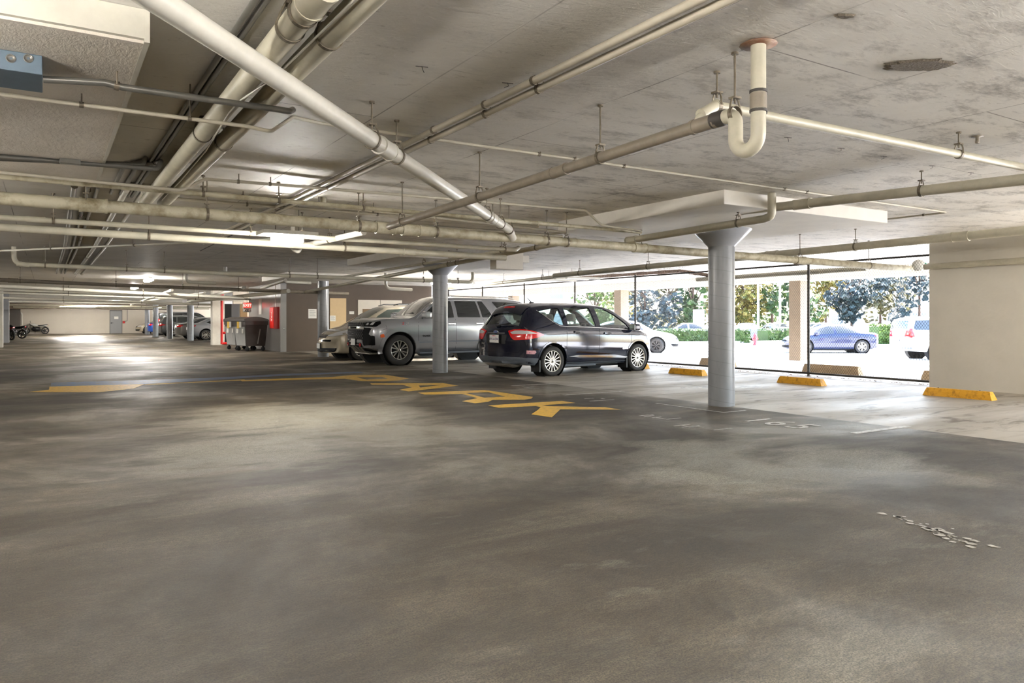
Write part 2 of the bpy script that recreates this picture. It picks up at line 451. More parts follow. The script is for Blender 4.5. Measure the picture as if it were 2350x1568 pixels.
# ---------------------------------------------------------------- columns
def column_material():
    s = NT('spiral_tube_column')
    sep = s.n('ShaderNodeSeparateXYZ'); s.l(s.co, sep.inputs[0])
    ang = s.math('ARCTAN2', sep.outputs[1], sep.outputs[0])
    u = s.math('ADD', s.math('MULTIPLY', ang, 0.19 / (2 * PI)), sep.outputs[2])
    fr = s.math('FRACT', s.math('DIVIDE', u, 0.19))
    seam = s.ramp(fr, [(0.0, 1.0), (0.035, 0.0), (0.965, 0.0), (1.0, 1.0)])
    base = s.ramp(s.noise(4, s.mapped((1, 1, .3)), 5), [(0.3, rgb(118, 120, 124)), (0.7, rgb(140, 142, 146))])
    s.l(s.mix(s.math('MULTIPLY', seam, 0.45), base, rgb(84, 84, 86)), s.b.inputs['Base Color'])
    s.b.inputs['Roughness'].default_value = 0.3
    s.l(s.bump(seam, -0.5, 0.006), s.b.inputs['Normal'])
    return s.m
C['spiral'] = column_material()
def round_column(x, y, r, label, cap=True, top=2.58, group='round garage columns'):
    t = thing('round_column', label, 'column', (x, y, 0), 0, group)
    mb = MB(); mb.lathe([(r, 0.0), (r, top if not cap else 2.33)], 40); mb.disc(r, 0.0, 40, flip=True); part(mb, 'shaft', C['spiral'], t)
    if cap:
        mb = MB(); mb.lathe([(r + .004, 2.32), (r + .008, 2.335), (r + .235, top - .02), (r + .24, top)], 48); mb.disc(r + .24, top, 48)
        part(mb, 'capital', C['column'], t)
    return t
round_column(8.40, 7.68, 0.19, 'nearest round grey column with a flared capital')
round_column(7.99, 16.09, 0.183, 'round grey column between the two parked cars with a flared capital')
round_column(7.97, 24.95, 0.183, 'round grey column beside the beige minivan', False, 2.58)
for x, y, lb in ((7.45, 49.2, 'round grey column in front of the silver sedan'), (7.05, 55.2, 'dark round column beside the grey hatchback'),
             (6.9, 61.6, 'dark round column beside the blue car'), (7.4, 72, 'round column near the far cream wall')):
    round_column(x, y, 0.19, lb, False, CEIL)

# ---------------------------------------------------------------- pipes
def pipe(name, label, pts, r, m, hang=(), coup=(), group=None, cat='pipe', br=None, n=12, clip=(), cl=0.05):
    if br is None: br = r * 2.2
    if name in ('conduit', 'old_pipe'): pts = [V((p[0], p[1], min(p[2], ceil_at(p[0], p[1]) - r - .003))) for p in pts]
    P = fillet(pts, br)
    mb = MB(); mb.tube(P, r, n)
    o = solid(mb, name, m, label, cat, group)
    def where(px):
        best = None
        for i in range(len(P) - 1):
            for k in range(41):
                p = P[i].lerp(P[i + 1], k / 40); q = proj(p)
                if q[2] > 0.3:
                    e = abs(q[0] - px)
                    if best is None or e < best[0]: best = (e, p, (P[i + 1] - P[i]).normalized())
        return best[1], best[2]
    for px in hang:
        p, d = where(px); hanger(o, p, d, r)
    for px in coup:
        p, d = where(px); mb = MB(); L = cl + r
        mb.tube([p - d * L, p + d * L], r * 1.13, n)
        for s in (-1, 1): mb.tube([p + d * s * L * .98 - d * .012, p + d * s * L * .98 + d * .012], r * 1.2, n)
        wpart(mb, 'coupling', m, o)
    for px in clip:
        p, d = where(px); mb = MB()
        mb.tube([p - d * .012, p + d * .012], r * 1.25 + .002, 8)
        side = d.cross(V((0, 0, 1))).normalized(); top = ceil_at(p.x, p.y)
        mb.tube([p + side * (r + .012), p + side * (r + .012) + V((0, 0, max(.01, top - p.z)))], .005, 5)
        wpart(mb, 'clip', C['steel'], o)
    return o
def hanger(o, p, d, r):
    mb = MB(); side = d.cross(V((0, 0, 1)))
    side = side.normalized() if side.length > .1 else V((1, 0, 0))
    up = side.cross(d).normalized()
    rr = r + .007; w = .014
    for a in range(24):                                    # strap round the pipe
        a0, a1 = 2 * PI * a / 24, 2 * PI * (a + 1) / 24
        q = [p + (side * math.cos(t) + up * math.sin(t)) * k + d * e for t in (a0, a1) for k in (rr, rr - .005) for e in (-w, w)]
        mb.add(q, [(0, 4, 5, 1), (2, 3, 7, 6), (0, 2, 6, 4), (1, 5, 7, 3)])
    yk = p + V((0, 0, r + max(.05, r * .8)))
    for s in (-1, 1):                                      # clevis arms
        a = p + side * s * (rr * .96); b = yk + side * s * min(.022, rr)
        mb.tube([a, a.lerp(b, .55) + side * s * .004, b], .006, 5)
    mb.cbox(yk, (.05, .05, .012))
    top = ceil_at(p.x, p.y)
    mb.tube([yk - V((0, 0, .03)), V((yk.x, yk.y, top))], .0065, 6)
    mb.tube([V((yk.x, yk.y, top - .012)), V((yk.x, yk.y, top))], .02, 8)
    wpart(mb, 'hanger', C['steel'], o)

G1 = 'overhead pipes'
# big old drain across the view
YA = 8.35
pipe('drain_pipe', 'thick stained drain pipe running across the whole garage', [on_y(-260, 434.6, YA), on_y(475, 492, YA), on_y(2108, 619, YA)], .062, C['pipe_old'],
     hang=(203, 475, 838, 1005, 1248, 1320, 1468, 1840, 2000), coup=(215, 900, 935, 1460, 1835), group=G1, n=20)
# long diagonal white pipe
b1, b3 = on_z(820, 299.6, 2.48), on_z(1142, 510, 2.43)
bd = (b3 - b1)
bend = b1 + bd * 1.16
pipe('drain_pipe', 'bright white pipe running diagonally to the ceiling edge', [b1 - bd * 1.15, bend, V((bend.x + .12, YA - .03, bend.z - .1))], .056, C['pipe_white'],
     hang=(838, 915, 1118, 1146, 1168), coup=(873, 1131), group=G1, n=20, br=.1)
# dark pipe that ends in the trap
XC = 3.25
c0, c1 = on_x(893, 520, XC), on_x(1655, 272, XC)
zc = c1.z; tx = on_z(1731, 97, CEIL)
t = pipe('drain_pipe', 'dark grey pipe from the thick drain to the hanging trap', [c0, c1], .038, C['pipe_dark'], hang=(924, 1098, 1374), coup=(1282, 1630), group=G1, n=16)
yv = tx.y
def arc(c, r, a0, a1, k=12): return [V((XC, c[0] + r * math.cos(a0 + (a1 - a0) * i / k), c[1] + r * math.sin(a0 + (a1 - a0) * i / k))) for i in range(k + 1)]
gap = (c1.y - yv)
ra = gap * .30
path = [V((XC, c1.y + .02, zc))] + [V((XC, c1.y - gap * .22, zc)), V((XC, yv + 2 * ra, zc - .02))]
path = fillet([V((XC, c1.y + .02, zc)), V((XC, yv + 2 * ra, zc)), V((XC, yv + 2 * ra, zc - .14))], .07) + arc((yv + ra, zc - .14), ra, 0, -PI)[1:] + [V((XC, yv, CEIL))]
mb = MB(); mb.tube(path, .04, 20)
tr = solid(mb, 'pipe_trap', C['pipe'], 'speckled U-shaped trap pipe dropping from the ceiling', 'pipe')
for z in (zc - .02, zc + .085):
    mb = MB(); mb.tube([V((XC, yv, z - .007)), V((XC, yv, z + .007))], .047, 16); mb.cbox((XC + .052, yv, z), (.02, .02, .016)); wpart(mb, 'hose_clamp', C['blackish'], tr)
mb = MB(); mb.tube([V((XC, yv, zc - .01)), V((XC, yv, zc + .075))], .0445, 16); wpart(mb, 'coupling', C['pipe_dark'], tr)
mb = MB(); mb.lathe([(.04, -.012), (.1, -.008), (.085, 0)], 14, Matrix.Translation((XC, yv, CEIL))); wpart(mb, 'ceiling_collar', C['rusty'], tr)
mb = MB(); mb.tube([V((XC, c1.y + .06, zc)), V((XC, c1.y - .03, zc))], .046, 16); wpart(mb, 'rubber_coupling', C['blackish'], tr)
hanger(tr, V((XC, c1.y - .1, zc)), V((0, 1, 0)), .04)
# pipe D, from an elbow beside the trap out to the right
yD = 3.15
d0 = on_y(1642, 243, yD); d1 = on_y(2350, 384, yD)
dd = (d1 - d0)
pipe('water_pipe', 'slim pale pipe leaving an elbow beside the hanging trap', [on_x(1600, 285, XC + .01), on_x(1612, 262, XC + .02), d0, d1 + dd * .25], .03, C['pipe'], hang=(1655, 2204), coup=(1627,), group=G1, n=16, br=.05)
# pipe E and its branch
XE = 7.4
e0, e1 = on_x(1140, 547, XE), on_x(2350, 412, XE)
pipe('drain_pipe', 'long grey pipe crossing above the nearest column to the right edge', [e0, e1, e1 + (e1 - e0) * .2], .052, C['pipe'], hang=(1478, 2093), coup=(1858,), group=G1, n=18)
XE2 = 7.2
f0, f1 = on_x(1438, 553, XE2), on_x(1752, 503, XE2)
fv = V((XE2, f1.y - .12, f1.z + .02))
pipe('drain_pipe', 'grey branch pipe bending up into the ceiling by the nearest column', [f0, f1 , fv, V((fv.x, fv.y, CEIL))], .048, C['pipe'], hang=(1693,), coup=(1448,), group=G1, n=18, br=.14)
mb = MB(); 
# pipe F below the thick drain, near the second column
XFp = 7.3
g0, g1 = on_x(700, 670, XFp), on_x(1320, 552, XFp)
pipe('drain_pipe', 'cream pipe sloping past the capital of the second column', [g0, g1], .045, C['pipe'], hang=(1026, 1048, 1230), coup=(1126,), group=G1, n=16)
g0, g1 = on_x(760, 640, 6.9), on_x(1185, 571, 6.9)
pipe('water_pipe', 'thin cream pipe just above the sloping cream pipe', [g0, g1], .03, C['pipe'], hang=(975, 1155), group=G1)
# P1 straight above the thick drain
pipe('water_pipe', 'narrow pipe hung directly above the thick stained drain', [on_y(-260, 383, 8.2), on_y(0, 405, 8.2), on_y(1471, 533, 8.2)], .026, C['pipe_old'], hang=(475, 655, 838, 1141), coup=(152, 1255), group=G1)
pipe('conduit', 'thin conduit on the ceiling that steps down over the thick drain', [on_y(-200, 375, 7.95), on_y(415, 437, 7.95), on_y(470, 411, 7.95), on_y(700, 429, 7.95), on_y(1343, 483, 7.95), on_y(1381, 517, 7.95), on_y(1471, 531, 7.95)], .016, C['conduit_p'], clip=(545, 620, 1100), group=G1, br=.1)
for k, (yy, a, b, r) in enumerate(((9.0, (300, 421), (1300, 508), .018), (9.3, (320, 430), (1190, 512), .014), (9.7, (380, 455), (1235, 520), .02), (10.6, (330, 455), (1290, 535), .022))):
    pipe('conduit', ('upper slim conduit', 'second slim conduit', 'third slim conduit', 'lowest slim conduit')[k] + ' in the ladder of lines behind the thick drain', [on_y(*a, yy), on_y(*b, yy)], r, C['conduit_p'], clip=(560, 860), group='slim conduits behind the thick drain')
Y3 = 10.3
pipe('water_pipe', 'narrow beige pipe under the thick drain ending in an elbow', [on_y(-260, 480, Y3), on_y(0, 499, Y3), on_y(1183, 574, Y3), on_y(1190, 569, Y3 + .25)], .033, C['pipe'], hang=(105, 560, 700, 1160), coup=(78,), group=G1)
Y4 = 11.1
pipe('drain_pipe', 'pale wide pipe running below the narrow beige pipe', [on_y(-220, 505, Y4), on_y(5, 522, Y4), on_y(1160, 592, Y4)], .05, C['pipe'], hang=(345, 780), coup=(940,), group=G1, n=16)
q0, q1 = on_z(-120, 581, 2.5), on_z(655, 548, 2.5)
pipe('conduit', 'straight white conduit leading to the bright ceiling lamp', [q0, q1], .018, C['pipe_white'], clip=(110, 310), group=G1)
Y5 = 17.8
pipe('drain_pipe', 'cream pipe with an upturned elbow at its left end', [on_y(32, 566, Y5), on_y(32, 606, Y5), on_y(500, 627, Y5), on_y(993, 645, Y5), on_y(1085, 648, Y5), on_y(1085, 625, Y5)], .045, C['pipe'], hang=(100, 294, 374, 664, 727, 970, 1052), coup=(52, 337), group=G1, br=.16, n=14)
Y6 = 25.2
pipe('drain_pipe', 'grey pipe crossing in front of the brown wall', [on_y(-60, 640, Y6), on_y(250, 654, Y6), on_y(800, 674, Y6)], .055, C['pipe_dark'], hang=(48, 265, 420, 545, 750), coup=(30, 690), group=G1, n=14)
for k, (yy, a, b, r) in enumerate(((30.5, (-40, 655), (560, 684), .06), (34, (-30, 664), (575, 687), .045), (38, (0, 672), (560, 690), .04), (43, (-10, 683), (500, 700), .06), (47, (20, 692), (580, 702), .04), (58, (20, 700), (520, 706), .06), (64, (30, 705), (480, 709), .06))):
    pipe('water_pipe', ('first', 'second', 'third', 'fourth', 'fifth', 'sixth', 'farthest')[k] + ' pale pipe beyond the grey pipe, counted from it towards the far wall', [on_y(*a, yy), on_y(*b, yy)], r, C['pipe_white'] if k < 5 else C['pipe'], hang=(150, 330, 450), group='far pale pipes', n=8)
# diagonal far branches
for k, (a, b, z, r) in enumerate((((300, 700), (395, 666), 2.3, .05), ((325, 692), (470, 672), 2.35, .05), ((430, 693), (560, 660), 2.3, .06), ((440, 693), (662, 668), 2.2, .07), ((600, 662), (655, 643), 2.35, .05))):
    pipe('branch_pipe', ('short white branch pipe over the far aisle near the far lamp', 'white branch pipe over the far round columns', 'white branch pipe above the silver sedan', 'long white branch pipe above the red standpipe', 'white branch pipe over the waste bins')[k], [on_z(*a, z), on_z(*b, z)], r, C['pipe_white'], group='far branch pipes', n=8)
for k, (px, y, yy) in enumerate(((517, 622, 22), (652, 640, 25), (428, 640, 26), (885, 655, 22))):
    p = on_y(px, y, yy); pipe('riser_pipe', ('short white riser above the waste bins', 'short white riser left of the second column', 'small elbow pipe above the far round columns', 'white riser above the grey pickup-like car')[k], [V((p.x, p.y, CEIL)), V((p.x, p.y, p.z - .1)), V((p.x + .9, p.y, p.z - .12))], .05, C['pipe_white'], group='ceiling risers', br=.2, n=8)
# pipes near the fence
XR = 11.2
r0, r1 = on_x(1272, 633, XR), on_x(2350, 529, XR)
pipe('drain_pipe', 'long pipe under the ceiling beside the chain fence', [r0, r1, r1 + (r1 - r0) * .2], .062, C['pipe'], hang=(1325, 1490, 1965), coup=(1785, 2202), group=G1, n=18)
pipe('water_pipe', 'thinner pipe continuing along the fence behind the dark blue car', [on_x(1010, 664, 12.4), on_x(1300, 633, 12.4)], .05, C['pipe'], hang=(1085, 1160, 1245), group=G1)
XS = 13.86
s0, s1 = on_x(2122, 613, XS), on_x(2350, 598, XS)
pipe('drain_pipe', 'pipe running along the face of the white wall', [s0, s1, s1 + (s1 - s0) * .3], .055, C['pipe'], coup=(), group=G1, n=16)
pipe('drain_pipe', 'pale pipe outside the fence behind the nearest column', [on_x(1600, 642, 15.0), on_x(1690, 636, 15.0), on_x(1990, 616, 15.0)], .06, C['pipe'], coup=(1870,), group=G1)
pipe('old_pipe', 'rusty jointed pipe under the canopy outside the fence', [on_x(1330, 634, 15.4), on_x(1560, 622, 15.4), on_x(1632, 633, 14.9)], .05, C['rusty'], coup=(1400, 1470, 1520, 1590), group=G1, cl=.1)
# cap and green valve where the thick drain ends at the wall
p = on_y(2108, 609, YA - .12)
mb = MB(); mb.lathe([(0, -.05), (.11, -.045), (.115, 0), (.1, .01), (0, .012)], 24, Matrix.Translation(p) @ V((-.8, -.6, 0)).to_track_quat('Z', 'Y').to_matrix().to_4x4())
solid(mb, 'cleanout_cover', C['pipe_white'], 'round white cleanout cap at the right end of the thick drain', 'pipe cap')
p = on_y(2120, 609, YA - .1)
mb = MB(); mb.lathe([(0, -.06), (.035, -.05), (.055, -.01), (.055, .03), (.02, .06), (0, .062)], 16, Matrix.Translation(p))
solid(mb, 'valve_bulb', mat('green_plastic', rgb(30, 110, 80), .4), 'small green fitting hanging beside the round white cap', 'pipe fitting')
# two big ceiling pipes at the upper left with their hangers and cable
for k, (x, z) in enumerate(((0.965, 2.615), (1.15, 2.615))):
    pts = [V((x, 1.2, z)), V((x, 9.6, z))]
    pipe('drain_pipe', ('left', 'right')[k] + ' one of the two wide pipes side by side on the ceiling', pts, .062, C['pipe'], hang=((690, 668, 468), (760, 520))[k], coup=((735,), ())[k], group='wide twin pipes', n=20)
mb_y = [(1.09, 1.5, 2.556), (1.07, 3.0, 2.565), (1.05, 4.1, 2.57), (.965, 4.6, 2.544), (.965, 4.9, 2.544), (1.05, 6.2, 2.57), (1.07, 7.6, 2.568), (1.07, 9.0, 2.57)]
pipe('cable', 'loose white cable trailing along the wide twin pipes', [V(p) for p in mb_y], .006, C['pipe_white'], br=.3, n=6, cat='cable')
for k, x in enumerate((0.81, 0.85)):
    pipe('conduit', ('outer', 'inner')[k] + ' dark conduit tight to the ceiling beside the wide twin pipes', [V((x, 1.2, 2.715)), V((x, 9.9, 2.715))], .017, C['conduit'], group='dark ceiling conduits')
mb = MB(); mb.box((1.03, 1.2, 2.69), (1.09, 9.6, 2.735)); solid(mb, 'cable_tray', C['conduit'], 'dark channel between the wide twin pipes', 'cable tray')
# conduit group running away in the middle of the ceiling
for k, (x, z, r) in enumerate(((2.50, 2.70, .022), (2.60, 2.69, .024), (2.55, 2.715, .012), (2.655, 2.70, .008))):
    pipe('conduit', ('left conduit', 'right conduit', 'thin conduit between the two larger ones', 'cable on the right')[k] + ' of the bundle running away overhead', [V((x, 1.0, z)), V((x, 8.9 + k * .9, z)), V((x - .05, 13 + k, z - .02 * k))], r, C['conduit_p'] if k != 3 else C['blackish'], clip=(1000, 1130, 1245) if k < 2 else (), group='middle conduit bundle')
# thin conduit loop on the ceiling
Y0 = 5.5
pipe('conduit', 'thin ceiling conduit from the rough slab to a bend beyond the nearest column',
     [on_y(-200, 199, 5.1), on_y(0, 216, 5.1), on_y(560, 289, 5.1), on_y(622, 302, 5.1), on_y(672, 269, 5.35), on_y(735, 274, Y0), on_y(960, 312, Y0), V((10.4, Y0, CEIL - .022)), on_z(2036, 503, CEIL - .03)], .013, C['conduit_p'],
     clip=(180, 430, 1240, 1310, 1420, 1810, 1850, 2120), group=G1, br=.06)
pipe('conduit', 'dark conduit from the ceiling box to the wide twin pipes', [on_y(99, 182, 4.55), on_y(240, 190, 4.55), on_y(280, 200, 4.55), on_y(664, 255, 4.55), on_y(672, 252, 4.75)], .019, C['conduit'], clip=(268,), group=G1)
pipe('conduit', 'upper dark conduit turning up at the lower left', [on_y(-200, 330, 7.35), on_y(0, 350, 7.35), on_y(328, 378, 7.35), on_y(334, 362, 7.35), on_y(331, 362, 7.6), V((.62, 7.9, 2.71)), V((.62, 9.7, 2.71))], .02, C['conduit'], group=G1)
pipe('conduit', 'lower dark conduit turning up at the lower left', [on_y(-200, 333, 7.25), on_y(0, 354, 7.25), on_y(362, 388, 7.25), on_y(370, 370, 7.25), on_y(362, 372, 7.5), V((.72, 7.8, 2.71)), V((.72, 9.7, 2.71))], .022, C['conduit'], group=G1, coup=(345,))
p = on_y(161, 369, 7.2)
mb = MB(); mb.bbox(p - V((.075, .03, .03)), p + V((.075, .03, .03)), .006); solid(mb, 'junction_box', C['conduit'], 'small steel box on the dark conduits at the lower left', 'junction box')
# far bundle of silver conduits
for k, (x, r) in enumerate(((.25, .03), (.38, .022), (.47, .022), (.75, .035), (.92, .03))):
    pipe('conduit', ('leftmost', 'second', 'third', 'fourth', 'rightmost')[k] + ' of five silver conduits on the far left ceiling', [V((x, 9.3, 2.7)), V((x + .05, 17, 2.7)), V((x, 27, 2.7))], r, C['conduit'] if k < 3 else C['pipe_white'], clip=(185, 200), group='silver far conduits', n=8)
# drop pipe with vertical stub near the bright lamp
p = on_y(672, 560, 11.6)
mb = MB(); mb.tube(fillet([V((p.x, p.y, CEIL)), V((p.x, p.y, p.z - .08)), V((p.x + .09, p.y - .02, p.z - .12)), V((p.x + .12, p.y, p.z + .03)), V((p.x + .2, p.y, p.z))], .05), .035, 12)
solid(mb, 'pipe_trap', C['pipe_white'], 'small white trap pipe beside the bright ceiling lamp', 'pipe')
pipe('drain_pipe', 'white pipe rising from the small trap to the thick drain', [on_z(690, 566, 2.4), on_z(835, 533, 2.42)], .042, C['pipe_white'], hang=(758,), group=G1)
p = on_y(742, 455, 8.9)
mb = MB(); mb.tube([V((p.x, p.y, CEIL)), V((p.x, p.y, p.z - .1))], .035, 14); o = solid(mb, 'riser_pipe', C['pipe'], 'short vertical pipe wrapped with a black cable', 'pipe')
mb = MB(); mb.tube([V((p.x - .045, p.y, p.z - .09)), V((p.x - .06, p.y, p.z + .05)), V((p.x - .01, p.y - .045, p.z + .1)), V((p.x + .06, p.y - .03, p.z + .16))], .005, 5); wpart(mb, 'wrapped_cable', C['blackish'], o)
# ceiling box and pull box
p0 = on_y(97, 172, 4.45); ytop = on_y(97, 120, 4.45).z; yfar = on_z(101, 214, p0.z).y
mb = MB(); mb.bbox((p0.x - .9, 4.45, p0.z), (p0.x, yfar, 2.585), .004); o = solid(mb, 'electrical_box', mat('blue_grey_box', rgb(92, 108, 122), .5, noise=.2), 'blue grey electrical box under the rough slab', 'electrical box')
for px in (25, 65):
    p = on_y(px, 134, 4.449); mb = MB(); mb.lathe([(.006, 0), (.017, 0), (.017, .002), (.021, .003), (.022, 0)], 20, Matrix.Translation(p) @ Matrix.Rotation(R(90), 4, 'X'))
    wpart(mb, 'knockout', C['conduit'], o)
p = on_y(1139, 617, 13.0); q = on_y(1201, 590, 13.0)
mb = MB(); mb.bbox((p.x, 13.0, p.z), (q.x, 13.25, CEIL), .006); solid(mb, 'pull_box', C['wall'], 'cream metal box hanging beyond the thick drain', 'electrical box')
# loose ceiling details
p = on_z(2110, 148, CEIL)
rnd = random.Random(5)
# ---------------------------------------------------------------- lamps of the garage, with added fill lamps
def lamp(x, y, label, along='y', L=1.2, z=CEIL, hw=.07, glow='lamp'):
    t = thing('ceiling_light', label, 'ceiling light', (x, y, z), 0 if along == 'y' else R(90), 'garage ceiling lights')
    mb = MB(); mb.bbox((-hw, -L / 2 - hw + .07, -.05), (hw, L / 2 + hw - .07, 0), .008); part(mb, 'housing', C['pipe_white'], t)
    mb = MB(); mb.bbox((-.1, -L / 2 + .02, -.14), (.1, L / 2 - .02, -.05), .02); part(mb, 'diffuser', C[glow], t)
    return t
def fill_uplight(x, y, label, L, z):  # uplighters added out of view to brighten the ceiling
    t = thing('added_fill_light', label, 'added fill light', (x, y, z), 0, 'added fill lights of the hidden aisles')
    mb = MB(); mb.bbox((-.1, -L / 2 - .03, -.16), (.1, L / 2 + .03, -.13), .008); part(mb, 'tray', C['pipe_white'], t)
    mb = MB(); mb.bbox((-.08, -L / 2, -.13), (.08, L / 2, -.07), .02); part(mb, 'diffuser', C['lamp'], t)
    mb = MB()
    for q in (-.3, .3): mb.tube([V((0, q, -.1)), V((0, q, CEIL - z))], .006, 6)
    part(mb, 'drop_rod', C['steel'], t)
for x, y, z, lb, L in ((3.0, 28.8, CEIL, 'ceiling lamp over the far aisle in line with the brightest one', 1.2),
                 (3.0, 44, CEIL, 'ceiling lamp behind the grey pipe', 1.2), (3.2, 36, CEIL, 'added ceiling lamp over the far aisle left of the waste bins', 1.2), (3.0, 57, 2.6, 'ceiling lamp just beyond the white bulkhead', 1.2), (3.0, 74, 2.6, 'added ceiling lamp close to the far cream wall', 1.2), (11.2, 22.5, 2.6, 'lamp above the grey car', 1.2),  # lamps left of the bins and by the cream wall added to brighten there
                 (7.6, 66, 2.4, 'lamp over the far parked cars', .5), (2.0, 66, 2.3, 'long lamp in front of the far wall', 2.4), (11.5, 37, CEIL, 'lamp behind the brown wall', 1.2)):
    lamp(x, y, lb, 'y' if y < 60 else 'x', L, z)
bl = at_d(648, 553, 9.9)
t = lamp(bl.x, 9.78, 'brightest lamp, hung among the pipes beside the small trap', 'x', .42, bl.z + .095, .21, 'lamp_hot')
mb = MB()
for q in (-.15, .15): mb.tube([V((0, q, 0)), V((0, q, CEIL - bl.z - .095))], .006, 6)
part(mb, 'drop_rod', C['steel'], t)
for x, y, lb, L in ((-1.6, 2.9, 'added fill lamp in front of the rough slab', 1.0), (3.3, -2.6, 'added fill lamp over the viewer', .8), (3.3, -10, 'added fill lamp behind the viewer', 1.4), (.2, .5, 'added fill lamp just over the viewer', 1.4), (5.6, -.6, 'added fill lamp over the viewer, towards the street', 1.4), (-3.0, 7.5, 'added fill lamp over the hidden aisle beside the rough slab', 1.4), (-4.5, 15, 'added fill lamp over the hidden aisle at the left', 1.4),
                 (-5.5, 27, 'added fill lamp over the hidden aisle farther on', 1.4), (8.6, -2.2, 'added fill lamp in the bay behind the white wall', 1.4), (11.8, -6.5, 'added fill lamp in the last bay behind the white wall', 1.4), (-6.0, 42, 'added fill lamp over the hidden aisle near the piers', 1.4)):
    fill_uplight(x, y, lb, L, 2.34)
# ---------------------------------------------------------------- chain fence along the street side
def chain_fence():
    y0, y1 = 7.74, 29.6
    t = thing('chain_link_fence', 'tall chain-link fence between the parking bays and the street', 'fence', (XF, y0, 0))
    mb = MB(); h = 2.72; p = .056; rr = .0028
    def wire(a, b):
        d = (b - a).normalized(); s = V((1, 0, 0)); u = d.cross(s)
        q = [k + (s * math.cos(w) + u * math.sin(w)) * rr for k in (a, b) for w in (0, 2.094, 4.189)]
        mb.add(q, [(0, 1, 4, 3), (1, 2, 5, 4), (2, 0, 3, 5)])
    L = y1 - y0; sl = 1.35                                   # rise per metre of run
    n = int((L + h / sl) / p) + 1
    for i in range(n):
        s0 = i * p - h / sl
        for sg in (1, -1):
            a0, a1 = s0, s0 + h / sl
            za, zb = .06, h
            c0, c1 = max(a0, 0), min(a1, L)
            if c1 - c0 < .02: continue
            z0 = za + (c0 - a0) * sl * (h - .06) / h; z1 = za + (c1 - a0) * sl * (h - .06) / h
            if sg == 1: a, b = V((.0025, c0, z0)), V((.0025, c1, z1))
            else: a, b = V((-.0025, L - c0, z0)), V((-.0025, L - c1, z1))
            wire(a, b)
    part(mb, 'wire_mesh', C['fence'], t)
    for y in (7.78, 10.63, 13.5, 16.4, 19.3, 22.3, 25.3, 28.2):
        mb = MB(); mb.tube([V((.045, y - y0, 0)), V((.045, y - y0, 2.56))], .03, 12); part(mb, 'post', C['fpost'], t)
    for nm, z, r in (('top_rail', 2.5, .022), ('bottom_rail', .07, .024)):
        mb = MB(); mb.tube([V((.03, 0, z)), V((.03, L, z))], r, 10); part(mb, nm, C['fpost'], t)
chain_fence()
mb = MB(); rnd = random.Random(3)
for i in range(420):
    y = 7.8 + abs(rnd.gauss(0, 6)); x = XF + rnd.gauss(.0, .05); s = rnd.uniform(.012, .035); a = rnd.uniform(0, 6.28)
    if y > 25: continue
    mb.add([V((x + s * math.cos(a + k * 1.57) * (1 if k % 2 else .5), y + s * math.sin(a + k * 1.57) * (1 if k % 2 else .5), .004 + rnd.uniform(0, .02))) for k in range(4)], [(0, 1, 2, 3)])
solid(mb, 'dry_leaf_litter', C['rusty'], 'dry leaves blown along the foot of the chain-link fence', 'leaf litter', None, 'stuff')

# wheel stops
def wheel_stop(x, y, L, m, label, group, rz=0.0, h=.13):
    t = thing('wheel_stop', label, 'wheel stop', (x, y, 0), rz, group)
    mb = MB(); prof = [(-.085, 0), (.085, 0), (.07, h * .6), (.045, h), (-.045, h), (-.07, h * .6)]
    M = Matrix.Rotation(R(90), 4, 'X') ; n = len(prof)
    vs = [V((a, s * (L / 2 - ins * (b / h)), b)) for s, ins in ((-1, .05), (1, .05)) for a, b in prof]
    mb.add(vs, [tuple(range(n)), tuple(range(n, 2 * n))[::-1]] + [(i, n + i, n + (i + 1) % n, (i + 1) % n) for i in range(n)])
    part(mb, 'block', m, t)
    mb = MB()
    for s in (-.3, .3): mb.lathe([(.012, h), (.012, h + .008), (0, h + .01)], 8, Matrix.Translation((0, s * L, 0)))
    part(mb, 'anchor_pin', C['steel'], t)
    return t
wheel_stop(12.5, 6.43, 1.08, C['stop'], 'yellow wheel stop in front of the white wall', 'yellow wheel stops')
wheel_stop(12.5, 9.4, 1.02, C['stop'], 'yellow wheel stop between the nearest column and the white wall', 'yellow wheel stops')
wheel_stop(12.5, 12.45, 1.08, C['stop'], 'yellow wheel stop just left of the nearest column', 'yellow wheel stops')
wheel_stop(13.1, 15.0, 1.08, C['stop'], 'yellow wheel stop under the nose of the dark blue car', 'yellow wheel stops')
wheel_stop(15.6, 10.9, 1.5, C['stop_grey'], 'tan concrete wheel stop outside, behind the fence post', 'tan wheel stops', h=.2)
wheel_stop(15.6, 8.0, 1.5, C['stop_grey'], 'tan concrete wheel stop outside, next to the white wall', 'tan wheel stops', h=.2)
wheel_stop(15.6, 14.4, 1.2, C['stop_grey'], 'tan concrete wheel stop outside, beyond the dark blue car', 'tan wheel stops', h=.2)

